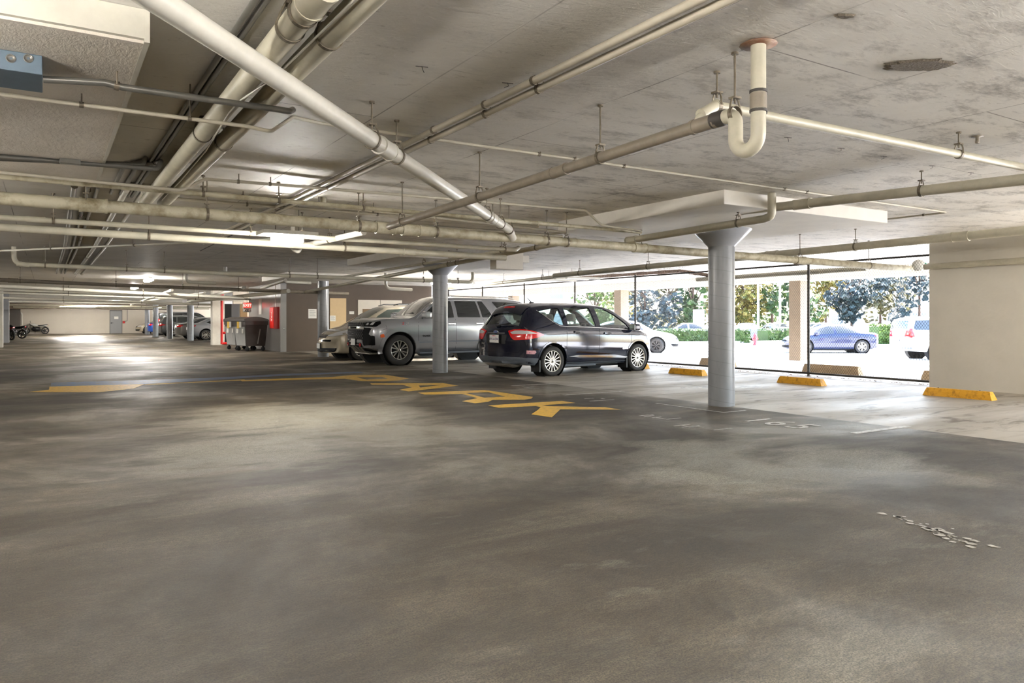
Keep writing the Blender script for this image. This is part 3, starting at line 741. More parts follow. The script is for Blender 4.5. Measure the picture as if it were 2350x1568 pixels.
# ---------------------------------------------------------------- paint on the floor
from mathutils.geometry import tessellate_polygon
def painted(name, label, polys, m, cat='floor marking', z=.003, group=None):
    """polys: (outer, hole or None) outlines on the floor, each a list of floor points"""
    mb = MB()
    for outer, hole in polys:
        rings = [[V((p.x, p.y, 0)) for p in outer]] + ([[V((p.x, p.y, 0)) for p in hole]] if hole else [])
        flat = [p for r in rings for p in r]
        tri = tessellate_polygon(rings)
        mb.add([V((p.x, p.y, z)) for p in flat], [t if (flat[t[1]] - flat[t[0]]).cross(flat[t[2]] - flat[t[0]]).z > 0 else t[::-1] for t in tri])
    return solid(mb, name, m, label, cat, group)
def fz(l, ox, oy, k): return [on_z(ox + a / k, oy + b / k, 0) for a, b in l]
k = 2.554
LET = dict(
 P=([(30, 85), (300, 74), (560, 66), (690, 53), (880, 53), (1020, 74), (960, 86), (860, 91), (740, 90), (640, 76), (560, 78), (300, 84), (40, 91)], [(712, 68), (770, 81), (893, 75), (860, 66)]),
 A=([(790, 103), (1215, 101), (1308, 117), (1015, 151), (962, 141), (1035, 127), (985, 113), (800, 111)], [(1075, 116), (1085, 128), (1205, 113)]),
 R=([(1070, 158), (1460, 142), (1745, 183), (1735, 193), (1690, 200), (1510, 200), (1480, 212), (1405, 220), (1328, 208), (1420, 190), (1330, 166), (1110, 169)], [(1352, 160), (1460, 187), (1582, 181), (1482, 155)]),
 K=([(1480, 233), (1915, 206), (1995, 218), (1800, 232), (1830, 237), (2165, 243), (2265, 258), (1905, 256), (1855, 303), (1735, 285), (1775, 258), (1790, 243), (1760, 236), (1545, 247)], None))
painted('painted_word', 'yellow word PARK painted across the driving lane', [(fz(o, 540, 840, k), fz(h, 540, 840, k) if h else None) for o, h in LET.values()], C['yellow'])
k = 3.917
painted('painted_patch', 'worn yellow painted patch at the left of the driving lane', [(fz([(445, 187), (1160, 168), (1300, 166), (1200, 205), (1000, 228), (880, 238), (250, 236), (440, 215)], 0, 840, k), None)], C['yellow'])
painted('painted_band', 'faded blue band behind the worn yellow patch', [(fz([(455, 187), (460, 152), (1150, 132), (1900, 108), (2560, 72), (3240, 52), (3270, 64), (2500, 92), (1900, 128), (1300, 164)], 0, 840, k), None)], C['blue_paint'], z=.0025)
painted('painted_line', 'thin yellow line from the worn patch to the letter P', [(fz([(1300, 168), (2150, 126), (2200, 124), (2200, 130), (2150, 133), (1300, 172)], 0, 840, k), None)], C['yellow'])
def line(label, x0, x1, y, w=.09, group='white bay lines'):
    painted('bay_line', label, [([V((x0, y - w / 2, 0)), V((x1, y - w / 2, 0)), V((x1, y + w / 2, 0)), V((x0, y + w / 2, 0))], None)], C['white_paint'], 'bay line', group=group)
line('white bay line between the nearest column and the right edge', 7.55, 8.6, 5.0)
line('white bay line beside the dark blue car, nearer the viewer', 7.5, 13.6, 12.05)
line('short white bay line before the letter K', 7.3, 8.6, 10.1)
line('white bay line between the dark blue car and the grey car', 8.3, 13.9, 17.4)
line('white bay line under the right edge of the view', 7.4, 8.4, 2.9)
mb = MB(); cx, cy = 8.4, 7.68
painted('painted_outline', 'thin white painted corner around the foot of the nearest column', [([V((cx - .62, cy + .7, 0)), V((cx - .66, cy + .7, 0)), V((cx - .66, cy - .64, 0)), V((cx - .2, cy - .64, 0)), V((cx - .2, cy - .6, 0)), V((cx - .62, cy - .6, 0))], None)], C['white_paint'])
p = on_z(1787, 972, 0)
bm = text_bm('165', .52, 0.001, .004, 1.25)
mb = MB(); mb.from_bm(bm, Matrix.Translation((p.x, p.y, .003)) @ Matrix.Rotation(R(-90), 4, 'Z') @ Matrix.Scale(1.25, 4, (0, 1, 0)))
solid(mb, 'painted_number', C['white_paint'], 'white bay number 165 painted on the dark floor', 'floor number')
for (px, py), lb in (((1380, 917), 'blurred white number strokes beside the letter K'), ((1518, 955), 'white worn number strokes left of the bay number 165'), ((1610, 980), 'small white worn strokes below the bay number 165'), ((1205, 890), 'faint white strokes beyond the letters')):
    c = on_z(px, py, 0); rn = random.Random(px); polys = []
    for q in range(6):
        u, v = rn.uniform(-.22, .22), rn.uniform(-.3, .3); L, W = (rn.uniform(.12, .3), .035) if rn.random() < .6 else (.04, rn.uniform(.08, .2))
        polys.append(([V((c.x + u - L / 2, c.y + v - W / 2, 0)), V((c.x + u + L / 2, c.y + v - W / 2, 0)), V((c.x + u + L / 2, c.y + v + W / 2, 0)), V((c.x + u - L / 2, c.y + v + W / 2, 0))], None))
    painted('worn_strokes', lb, polys, C['white_paint'], group='worn floor strokes')
rn = random.Random(8); polys = []
c = on_z(2140, 1215, 0)
for q in range(46):
    u = rn.gauss(0, .17); v = u * -.35 + rn.gauss(0, .05); s = rn.uniform(.006, .028); a = rn.uniform(0, 6)
    polys.append(([V((c.x + v + s * rn.uniform(.5, 1.3) * math.cos(a + w), c.y - u + s * 1.5 * rn.uniform(.5, 1.2) * math.sin(a + w), 0)) for w in (0, 1, 2.1, 3.1, 4.2, 5.3)], None))
painted('paint_flakes', 'spatter of pale flakes on the dark floor at the right', polys, C['white_paint'], 'paint flakes')

# ---------------------------------------------------------------- marks on the ceiling
def blotch(px, py, a, b, rot, m, label, seed, n=40, name='ceiling_spall'):
    c = on_z(px, py, CEIL); rn = random.Random(seed); mb = MB(); pts = []
    for i in range(n):
        t = 2 * PI * i / n; k = 1 + rn.gauss(0, .09)
        pts.append((a * k * math.cos(t), b * k * math.sin(t)))
    Rm = Matrix.Rotation(rot, 2); q = [Rm @ V(p) for p in pts]
    vs = [V((c.x + p.x, c.y + p.y, CEIL - .001)) for p in q] + [V((c.x + p.x * .85, c.y + p.y * .85, CEIL - .012)) for p in q]
    mb.add(vs, [(i, n + i, n + (i + 1) % n, (i + 1) % n) for i in range(n)] + [tuple(range(n, 2 * n))[::-1]])
    solid(mb, name, m, label, 'ceiling damage')
C['spall'] = mat('bare_broken_concrete', rgb(108, 98, 84), .9, noise=.35, nscale=40, bump=.8, bscale=60)
blotch(2108, 148, .2, .1, R(-30), C['spall'], 'dark patch of broken concrete in the ceiling', 4)
blotch(1938, 34, .05, .022, R(-30), C['spall'], 'small dark chip in the ceiling near the top edge', 6, 18)
for i, (px, py) in enumerate(((1808, 315), (1930, 340), (2028, 358), (2140, 380), (2228, 396), (968, 152), (1165, 190))):
    c = on_z(px, py, CEIL); mb = MB(); rn = random.Random(i)
    mb.tube([c, c + V((.006, 0, -.02)), c + V((.02 * rn.choice((-1, 1)), .01, -.032))], .0022, 5); mb.tube([c + V((-.035, .01, -.003)), c + V((.035, -.01, -.003))], .0022, 5)
    solid(mb, 'tie_wire', C['blackish'], ('bent tie wire in the ceiling, nearest to the hanging trap', 'second tie wire from the hanging trap', 'third tie wire from the hanging trap', 'fourth tie wire from the hanging trap', 'tie wire farthest right in the row', 'tie wire left of the middle conduits', 'tie wire beside the middle conduits')[i], 'tie wire', 'tie wires in the ceiling')
c = on_z(2243, 312, CEIL)
mb = MB(); mb.lathe([(.0, -.05), (.014, -.05), (.014, -.012), (.045, -.008), (.03, 0)], 12, Matrix.Translation(c)); mb.cbox(c - V((0, 0, .05)), (.03, .02, .02))
solid(mb, 'sprinkler_head', C['pipe_dark'], 'small sprinkler head on the ceiling at the right', 'sprinkler')

# ---------------------------------------------------------------- service core: brown wall, grey wall, doors
YW = 29.75
xl = on_y(645, 808, YW).x
mb = MB(); mb.box((xl, YW, 0), (14.35, YW + .25, CEIL)); struct0(mb, 'wall_core', C['brown'], 'brown wall of the service core', 'wall')
C['greymetal'] = mat('grey_painted_wall', rgb(138, 136, 132), .3, noise=.12, nscale=1.5, stretch=(1, 6, .2))
mb = MB(); mb.box((xl - .02, YW - .01, 0), (xl + .15, 35.2, CEIL)); struct0(mb, 'wall_core_side', C['greymetal'], 'grey side wall of the service core', 'wall')
mb = MB(); mb.box((xl - .03, YW - .03, 0), (xl + .2, YW, CEIL)); struct0(mb, 'trim_core_corner', C['greymetal'], 'grey corner trim of the brown wall', 'trim')
def wp(px, py): return on_y(px, py, YW)
C['beige'] = mat('beige_door_paint', rgb(214, 186, 140), .5, noise=.05)
C['cream'] = mat('cream_door_paint', rgb(214, 206, 190), .5, noise=.05)
C['louver'] = mat('brown_louvre', rgb(132, 108, 80), .6, noise=.2, nscale=3, stretch=(1, 1, 14))
a, b = wp(757, 812), wp(794, 812)
mb = MB(); mb.box((a.x, YW - .03, 0), (b.x, YW, 2.15)); struct0(mb, 'door_1', C['beige'], 'beige service door behind the beige minivan', 'door')
a, b = wp(821, 812), wp(922, 812); m_ = (a.x + b.x) / 2
for i, (x0, x1) in enumerate(((a.x, m_ - .01), (m_ + .01, b.x))):
    mb = MB(); mb.box((x0, YW - .03, 0), (x1, YW, 2.1)); d = struct0(mb, 'door_%d' % (2 + i), C['cream'], ('left', 'right')[i] + ' leaf of the cream louvred double door', 'door')
    mb = MB(); mb.box((x0 + .2, YW - .045, .75), (x1 - .2, YW - .03, 1.72)); 
    for q in range(14): mb.box((x0 + .22, YW - .055, .79 + q * .066), (x1 - .22, YW - .04, .815 + q * .066))
    part(mb, 'louvre', C['louver'], d)
def notice(px, py, w, h, label, m=None, lines=4):
    p = wp(px, py); mb = MB(); mb.box((p.x - w / 2, YW - .012 - (.03 if px > 757 and px < 795 else 0), p.z - h / 2), (p.x + w / 2, YW - (.03 if px > 757 and px < 795 else 0), p.z + h / 2)); o = solid(mb, 'paper_notice', m or C['paper'], label, 'notice', 'paper notices')
    mb = MB(); y = YW - .0125 - (.03 if px > 757 and px < 795 else 0)
    for q in range(lines): mb.box((p.x - w * .38, y - .001, p.z + h * (.3 - q * .18)), (p.x + w * (.38 if q % 2 else .25), y, p.z + h * (.33 - q * .18)))
    wpart(mb, 'print', C['conduit'], o)
notice(717, 720, .33, .38, 'paper notice on the brown wall left of the grey column')
notice(763, 731, .24, .23, 'paper notice on the beige door'); notice(807, 718, .2, .12, 'small white label on the brown wall beside the louvred door', lines=2)
mb = MB(); p = wp(652, 755); mb.lathe([(0, -.05), (.03, -.045), (.03, -.02), (.012, -.015), (.012, 0)], 12, Matrix.Translation((p.x, YW, p.z)) @ Matrix.Rotation(R(-90), 4, 'X'))
solid(mb, 'door_knob', C['chrome'], 'small round knob on the brown wall near its grey corner', 'knob')
# wall behind, with its doors, farther back in the aisle
YD = 41.0
mb = MB(); mb.box((8.3, YD, 0), (14.3, YD + .2, CEIL)); struct0(mb, 'wall_recess', C['backwall'], 'pale wall behind the waste bins', 'wall')
for i, (p0, p1, m) in enumerate(((514, 531, C['dark']), (531, 549, mat('dark_grey_door', rgb(72, 72, 74), .5)), (551, 567, mat('brown_door', rgb(126, 98, 62), .5)))):
    a, b = on_y(p0, 760, YD), on_y(p1, 760, YD)
    mb = MB(); mb.box((a.x, YD - .04, 0), (b.x, YD, 2.1)); struct0(mb, 'door_%d' % (4 + i), m, ('dark opening behind the waste bins', 'dark grey door behind the waste bins', 'brown door left of the exit sign')[i], 'door')
# square white pillar with a red standpipe
p = on_z(502, 792, 0)
mb = MB(); mb.bbox((p.x - .3, p.y, 0), (p.x + .28, p.y + .5, CEIL), .01); solid(mb, 'square_pillar', C['pipe_white'], 'square white pillar left of the waste bins', 'pillar', None, 'structure')
p = on_z(508, 793, 0)
mb = MB(); mb.tube([V((p.x, p.y - .12, .06)), V((p.x, p.y - .12, 2.55))], .062, 14); o = solid(mb, 'standpipe', C['red'], 'red fire standpipe in front of the square white pillar', 'fire pipe')
mb = MB(); mb.tube([V((p.x, p.y - .12, .1)), V((p.x + .42, p.y - .12, .1))], .06, 12); mb.tube([V((p.x, p.y - .12, .62)), V((p.x + .36, p.y - .12, .62))], .06, 12); mb.tube([V((p.x + .36, p.y - .12, .1)), V((p.x + .36, p.y - .12, .62))], .05, 10)
wpart(mb, 'branch', C['red'], o)
mb = MB(); mb.tube([V((p.x, p.y - .12, 2.4)), V((p.x, p.y - .12, 2.52))], .1, 12); wpart(mb, 'collar', C['red'], o)
# fire hose cabinet on the grey side wall, and its conduit
a = on_x(636, 730, xl); 
cy0 = YW + .15
mb = MB(); z0, z1 = wp(630, 755).z, wp(630, 704).z
mb.bbox((xl - .24, cy0, z0), (xl - .02, cy0 + .62, z1), .006); o = solid(mb, 'fire_cabinet', mat('dark_red_paint', rgb(140, 26, 22), .35), 'tall red fire cabinet on the grey wall', 'fire cabinet')
mb = MB(); mb.bbox((xl - .262, cy0 + .03, z0 + .03), (xl - .238, cy0 + .59, z1 - .03), .005); wpart(mb, 'door', mat('bright_red_paint', rgb(226, 40, 34), .35), o)
bm = text_bm('FIRE', .2, .004, .004)
mb = MB(); mb.from_bm(bm, Matrix.Translation((xl - .264, cy0 + .3, (z0 + z1) / 2 + .05)) @ Matrix(((0, 0, -1, 0), (-0, -1, 0, 0), (-1, 0, 0, 0), (0, 0, 0, 1))) @ Matrix.Rotation(R(0), 4, 'Z'))
wpart(mb, 'lettering', C['paper'], o)
pipe('conduit', 'white conduit from the ceiling to the red fire cabinet', [V((xl - .1, cy0 + .3, z1)), V((xl - .1, cy0 + .3, CEIL))], .02, C['pipe_white'], group=G1)
# exit sign with emergency heads
p = on_y(567, 702, 33.8)
t = thing('exit_sign', 'lit red EXIT sign with grey emergency lamps under it', 'exit sign', (p.x, 33.8, p.z - .12), R(4))
mb = MB(); mb.bbox((-.19, -.03, 0), (.19, .03, .26), .008); part(mb, 'sign_body', C['pipe_white'], t)
C['exitred'] = mat('lit_red_sign_face', rgb(232, 40, 34), .4, emit=rgb(255, 50, 40), estr=1.2)
mb = MB(); mb.box((-.165, -.036, .03), (.165, -.03, .24)); f = part(mb, 'sign_face', C['exitred'], t)
bm = text_bm('EXIT', .17, .003, .004); mb = MB(); mb.from_bm(bm, Matrix.Translation((0, -.038, .135)) @ Matrix.Rotation(R(90), 4, 'X')); part(mb, 'lettering', mat('sign_letter', rgb(255, 150, 140), .4, emit=rgb(255, 170, 160), estr=1.0), f)
mb = MB(); mb.bbox((-.17, -.05, -.16), (.17, .05, 0), .03); part(mb, 'lamp_housing', C['greymetal'], t)
for s in (-.1, .1):
    mb = MB(); mb.lathe([(.0, -.02), (.05, -.02), (.06, .02), (.03, .05)], 14, Matrix.Translation((s, -.06, -.09)) @ Matrix.Rotation(R(70), 4, 'X')); part(mb, 'lamp_head', C['paper'], t)
mb = MB(); mb.tube([V((0, 0, .26)), V((0, 0, CEIL - p.z + .12))], .012, 8); part(mb, 'stem', C['pipe_white'], t)
p = on_x(597, 704, xl - .03)
mb = MB(); mb.box((xl - .035, p.y - .22, p.z - .33), (xl - .02, p.y + .22, p.z + .33)); solid(mb, 'paper_notice', C['paper'], 'tall paper notice on the grey wall beside the exit sign', 'notice', 'paper notices')

# waste bins on casters
def bin_(loc, rz, label):
    t = thing('waste_cart', label, 'waste bin', loc, rz, 'waste bins by the grey wall')
    D, W, H = .9, 1.25, 1.22                                   # x deep, y wide; front faces -x
    def shell(z, k): return [V((-D / 2 * k - .0, -W / 2 * k, z)), V((D / 2 * k, -W / 2 * k, z)), V((D / 2 * k, W / 2 * k, z)), V((-D / 2 * k, W / 2 * k, z))]
    mb = MB(); vs = shell(.2, .86) + shell(1.05, 1.0) + shell(1.05, 1.05) + shell(H, 1.05)
    mb.add(vs, [(3, 2, 1, 0)] + [(4 * q + i, 4 * q + (i + 1) % 4, 4 * q + 4 + (i + 1) % 4, 4 * q + 4 + i) for q in range(3) for i in range(4)] + [(12, 13, 14, 15)])
    part(mb, 'body', mat('brown_black_plastic', rgb(62, 54, 50), .45, noise=.15), t)
    mb = MB(); x0 = -D / 2
    vs = [V((x0 * .87 - .012, -.5, .22)), V((x0 * .87 - .012, .5, .22)), V((x0 - .02, .56, .98)), V((x0 - .02, -.56, .98))]
    mb.add(vs + [v + V((.03, 0, 0)) for v in vs], [(3, 2, 1, 0), (0, 1, 5, 4), (1, 2, 6, 5), (2, 3, 7, 6), (3, 0, 4, 7)])
    for y in (-.28, .0, .28): mb.add([V((x0 * .87 - .016, y - .012, .24)), V((x0 * .87 - .016, y + .012, .24)), V((x0 - .024, y + .02, .78)), V((x0 - .024, y - .02, .78))], [(3, 2, 1, 0)])
    part(mb, 'front_panel', mat('grey_plastic', rgb(150, 150, 148), .4, noise=.12), t)
    mb = MB(); n = 10; vs = []
    for i in range(n + 1):
        u = i / n; x = -D * .56 + D * 1.12 * u; z = H + .17 * math.sin(PI * min(1, .15 + u * .75))
        vs += [V((x, -W * .54, H - .01)), V((x, -W * .5, z)), V((x, W * .5, z)), V((x, W * .54, H - .01))]
    mb.add(vs, [(4 * i + j, 4 * i + j + 1, 4 * i + 5 + j, 4 * i + 4 + j) for i in range(n) for j in range(3)] + [(0, 3, 2, 1), (4 * n, 4 * n + 1, 4 * n + 2, 4 * n + 3)])
    l = part(mb, 'lid', mat('lid_plastic', rgb(84, 80, 78), .4), t)
    mb = MB(); mb.tube([V((-D * .56, -W * .5, H - .01)), V((-D * .56, W * .5, H - .01))], .022, 8); part(mb, 'handle', C['black'], l)
    for nm, y0, y1, z0, z1, m in (('yellow_label', -.05, .2, .92, 1.2, mat('label_yellow', rgb(246, 206, 60), .5)), ('white_label', -.26, -.06, .95, 1.2, C['paper'])):
        mb = MB(); mb.box((x0 - .05, y0, z0), (x0 - .025, y1, z1)); part(mb, nm, m, t)
    for nm, y0, y1 in (('white_label', .1, .32), ('white_label', -.42, -.3)):
        mb = MB(); mb.box((x0 - .028, y0, .72), (x0 - .012, y1, .9)); part(mb, nm, C['paper'], t)
    mb = MB(); mb.box((-.02, -W / 2 * .99, .3), (.02, -W / 2 * .99 + .02, .9), Matrix.Rotation(R(10), 4, 'Y')); part(mb, 'brace', C['greymetal'], t)
    for sx in (-1, 1):
        for sy in (-1, 1):
            mb = MB(); M = Matrix.Translation((sx * D * .36, sy * W * .38, .085)) @ Matrix.Rotation(R(90), 4, 'X') @ Matrix.Rotation(R(0), 4, 'Y')
            mb.lathe([(0, -.025), (.07, -.025), (.085, -.015), (.085, .015), (.07, .025), (0, .025)], 16, M); mb.box((sx * D * .36 - .03, sy * W * .38 - .035, .1), (sx * D * .36 + .03, sy * W * .38 + .035, .21))
            part(mb, 'caster', C['black'], t)
    return t
bz = R(8)
c0 = on_z(565, 806.5, 0)
M = Matrix.Rotation(bz, 3, 'Z')
b0 = c0 - M @ V((-.45 * .86, -.625 * .86, 0))
bin_(b0, bz, 'dark waste bin on casters nearest the viewer, brown side showing')
bin_(b0 + M @ V((.1, 1.42, 0)), bz, 'waste bin on casters between the red standpipe and the nearer bin')

# far wall: door, call box, pipe
a, b = on_y(253, 766, YB), on_y(279, 766, YB)
mb = MB(); mb.box((a.x - .06, YB - .04, 0), (b.x + .06, YB - .01, 2.2)); struct0(mb, 'door_7', C['conduit'], 'grey door frame in the far wall', 'door frame')
mb = MB(); mb.box((a.x, YB - .07, 0), (b.x, YB - .03, 2.12)); d = struct0(mb, 'door_8', mat('grey_door', rgb(150, 150, 150), .45), 'grey door in the far cream wall', 'door')
mb = MB(); mb.box(((a.x + b.x) / 2 - .15, YB - .08, 1.35), ((a.x + b.x) / 2 + .2, YB - .07, 1.6)); part(mb, 'door_sign', C['paper'], d)
mb = MB(); mb.tube([V((a.x + .08, YB - .12, .98)), V((a.x + .25, YB - .12, .98))], .02, 8); mb.box((a.x + .04, YB - .12, .93), (a.x + .12, YB - .07, 1.03)); part(mb, 'door_handle', C['black'], d)
p = on_y(284, 740, YB)
mb = MB(); mb.bbox((p.x - .1, YB - .1, p.z - .1), (p.x + .1, YB, p.z + .12), .02); o = solid(mb, 'call_point', C['red'], 'small red call point beside the far grey door', 'call point')
mb = MB(); mb.tube(fillet([V((p.x + .1, YB - .05, p.z + .1)), V((p.x + .3, YB - .05, p.z + .15)), V((p.x + .32, YB - .05, CEIL))], .08), .02, 8); wpart(mb, 'conduit', C['conduit'], o)
mb = MB(); p = on_y(50, 755, YB - .5); mb.tube(fillet([V((p.x - .5, YB - .4, 0)), V((p.x - .5, YB - .4, 1.9)), V((p.x, YB - .4, 1.95)), V((p.x, YB - .4, .8))], .3), .08, 10); solid(mb, 'stand_pipe', C['wall'], 'pale bent pipe by the far left corner', 'pipe')
# dark side piers at the far left
for x0, x1, y, m, lb in ((-3.2, -1.72, 41.2, C['pipe_white'], 'pale pier at the extreme left'), (-2.7, -1.8, 50, C['column'], 'blue grey pier behind the pale one'), (-4, -1.83, 72, mat('dark_pier', rgb(70, 64, 58), .6), 'dark pier before the parked motorcycle')):
    mb = MB(); mb.box((x0, y, 0), (x1, y + .6, CEIL)); solid(mb, 'square_pillar', m, lb, 'pillar', None, 'structure')

# ---------------------------------------------------------------- outside
s = NT('sunlit_asphalt')
s.l(s.ramp(s.noise(.35, None, 6), [(0.3, rgb(198, 196, 193)), (0.7, rgb(222, 220, 216))]), s.b.inputs['Base Color']); s.b.inputs['Roughness'].default_value = .85
def gz(x): return -.005 - .4 * min(1, max(0, (x - 16) / 13.3))
mb = MB(); gx = (14.4, 16, 29.3, 160)
mb.add([V((x, y, gz(x))) for x in gx for y in (-80, 180)], [(2 * i, 2 * i + 2, 2 * i + 3, 2 * i + 1) for i in range(3)]); struct0(mb, 'ground_street', s.m, 'pale asphalt lot outside the fence', 'ground')
mb = MB(); mb.box((19.45, 3.6, 2.46), (20.2, YB, CEIL + .5)); struct0(mb, 'beam_canopy', C['wall'], 'pale edge beam of the canopy outside', 'beam')
C['canopy_col'] = mat('tan_canopy_column', rgb(120, 106, 90), .7, noise=.15, nscale=6)
for y in (6.4, 14.9, 23.3, 31.5, 40):
    mb = MB(); mb.bbox((19.5, y - .21, 0), (19.92, y + .21, 2.47), .015); solid(mb, 'square_pillar', C['canopy_col'], 'tan square pillar carrying the canopy edge' if y != 14.9 else 'tan square pillar seen beside the dark fence post', 'pillar', 'canopy pillars', 'structure')
# canopy clutter: fluorescent battens
for i, (px, py) in enumerate(((1284, 643), (1312, 640), (1338, 638))):
    p = on_x(px, py, 13.2); mb = MB(); mb.bbox(p - V((.6, .06, .03)), p + V((.6, .06, .03)), .01); o = solid(mb, 'tube_light', C['pipe_white'], ('left', 'middle', 'right')[i] + ' one of the three white tube lights above the fence', 'tube light', 'tube lights at the fence')
    mb = MB()
    for q in (-.4, .4): mb.tube([p + V((q, 0, .02)), V((p.x + q, p.y, ceil_at(p.x, p.y)))], .005, 5)
    wpart(mb, 'drop_rod', C['steel'], o)

def leaf_mat(name, c1, c2):
    return mat(name, c1, .6, col2=c2, nscale=1.2, thr=(.4, .6))
LEAF = [leaf_mat('leaf_green', rgb(66, 92, 34), rgb(34, 56, 26)), leaf_mat('leaf_yellow', rgb(150, 128, 58), rgb(92, 96, 40)), leaf_mat('leaf_blue_green', rgb(58, 72, 72), rgb(36, 50, 50)), leaf_mat('leaf_olive', rgb(116, 108, 66), rgb(70, 72, 44)), leaf_mat('leaf_lime', rgb(102, 124, 46), rgb(60, 84, 32))]
C['bark'] = mat('bark', rgb(84, 66, 54), .8, noise=.3, nscale=20)
def tree(px, base_depth, h, crown, m, label, seed, trunk=.14, n=900, low=.25, lean=0):
    g = at_d(px, HZ, base_depth); rn = random.Random(seed)
    t = thing('street_tree', label, 'tree', (g.x, g.y, -.4), 0, 'trees beyond the street')
    mb = MB(); top = V((lean, lean * .5, h * .75)); mb.tube([V((0, 0, 0)), V((lean * .2, 0, h * .3)), V((lean * .6, lean * .3, h * .55)), top], [trunk, trunk * .8, trunk * .6, trunk * .3], 8)
    for k in range(6):
        a = rn.uniform(0, 6.28); z = h * rn.uniform(.3, .55); e = V((math.cos(a) * crown * .7, math.sin(a) * crown * .7, h * rn.uniform(.6, .85)))
        b = V((lean * z / h, 0, z)); mb.tube([b, b.lerp(e, .5) + V((0, 0, .2)), e], [trunk * .45, trunk * .3, trunk * .12], 6)
    part(mb, 'trunk', C['bark'], t)
    mb = MB(); blobs = [(V((lean + rn.gauss(0, crown * .45), rn.gauss(0, crown * .45), h * rn.uniform(low, .95))), crown * rn.uniform(.3, .5)) for _ in range(16)]
    for i in range(n):
        c, r = rn.choice(blobs); d = V((rn.gauss(0, 1), rn.gauss(0, 1), rn.gauss(0, 1))).normalized() * r * rn.uniform(.6, 1.05)
        q = c + d; u = V((rn.gauss(0, 1), rn.gauss(0, 1), rn.gauss(0, 1))).normalized(); w = u.orthogonal(); s = rn.uniform(.1, .24) * (1 + h * .06)
        mb.add([q + u * s, q + w * s * .6, q - u * s, q - w * s * .6], [(0, 1, 2, 3)])
    part(mb, 'foliage', m, t)
TREES = [(1480, 66, 7, 2.6, 2, 'blue green tree seen left of the nearest column, behind the low hedge'), (1535, 74, 9, 2.8, 3, 'olive tree left of the nearest column'), (1590, 66, 8, 2.4, 0, 'dark green tree just left of the nearest column'),
         (1640, 76, 10, 3, 1, 'yellow tree partly behind the nearest column'), (1705, 68, 8, 2.6, 1, 'yellow leafy tree behind the red hydrant'), (1772, 72, 10, 3.2, 4, 'lime green tree behind the tan square pillar'), (1840, 66, 11, 3.3, 0, 'green tree above the blue sedan'),
         (1895, 80, 10, 2.8, 1, 'golden tree right of the fence post'), (1955, 70, 9, 2.6, 2, 'blue grey tree behind the blue sedan'), (2020, 82, 12, 3.2, 3, 'bare branched olive tree beyond the blue sedan'), (2110, 74, 12, 3.4, 2, 'blue green tree behind the white off-roader'), (1420, 80, 9, 3, 1, 'yellowish tree above the dark blue car'), (1365, 74, 8, 2.6, 4, 'lime tree above the roof of the dark blue car')]
for i, (px, d, h, cr, mi, lb) in enumerate(TREES):
    tree(px, d, h, cr, LEAF[mi], lb, 40 + i, n=1500, low=.16)
# low hedge
def hedge(pts, w, h, label, seed, m, n=2600):
    rn = random.Random(seed); mb = MB(); L = [(pts[i + 1] - pts[i]).length for i in range(len(pts) - 1)]
    for i in range(n):
        k = rn.choices(range(len(L)), L)[0]; u = rn.random(); p = pts[k].lerp(pts[k + 1], u); d = (pts[k + 1] - pts[k]).normalized(); sd = V((-d.y, d.x, 0))
        a = rn.uniform(-1, 1); z = rn.random()
        if rn.random() < .5: z = 1 - abs(rn.gauss(0, .05))
        else: a = rn.choice((-1, 1)) * (1 - abs(rn.gauss(0, .06)))
        q = p + sd * a * w / 2 + V((0, 0, .05 + z * h)); un = V((rn.gauss(0, 1), rn.gauss(0, 1), rn.gauss(0, 1))).normalized(); ww = un.orthogonal(); s = rn.uniform(.05, .13)
        mb.add([q + un * s, q + ww * s * .6, q - un * s, q - ww * s * .6], [(0, 1, 2, 3)])
    mb.cur = 1
    for k in range(len(L)):
        d = (pts[k + 1] - pts[k]).normalized(); sd = V((-d.y, d.x, 0)) * w * .42
        vs = [pts[k] - sd, pts[k + 1] - sd, pts[k + 1] + sd, pts[k] + sd]; mb.add([V((v.x, v.y, v.z)) for v in vs] + [V((v.x, v.y, v.z + h * .92)) for v in vs], [(0, 3, 2, 1), (4, 5, 6, 7), (0, 1, 5, 4), (1, 2, 6, 5), (2, 3, 7, 6), (3, 0, 4, 7)])
    solid(mb, 'low_hedge', [m, mat('hedge_core', rgb(62, 84, 36), .8, noise=.4, nscale=6)], label, 'hedge', 'low hedges')
def g(px, d):
    p = at_d(px, HZ, d); return V((p.x, p.y, gz(p.x)))
hedge([g(1515, 54), g(1625, 55), g(1716, 55)], 1.5, .95, 'clipped low hedge left of the red hydrant', 2, LEAF[0])
hedge([g(1750, 56), g(1830, 57), g(1925, 60)], 1.5, .95, 'clipped low hedge right of the red hydrant', 3, LEAF[0])
hedge([g(2005, 52), g(2050, 52)], 1.6, 1.3, 'short yellow green hedge behind the blue sedan', 4, LEAF[4], 700)
mb = MB()
for a, b in ((1440, 1960),):
    P0, P1 = g(a, 52), g(b, 57); d = (P1 - P0).normalized(); sd = V((-d.y, d.x, 0)) * .08
    vs = [P0 - sd, P1 - sd, P1 + sd, P0 + sd]; mb.add(vs + [v + V((0, 0, .14)) for v in vs], [(0, 3, 2, 1), (4, 5, 6, 7), (0, 1, 5, 4), (1, 2, 6, 5), (2, 3, 7, 6), (3, 0, 4, 7)])
struct0(mb, 'kerb', C['wall'], 'pale kerb in front of the low hedge', 'kerb')
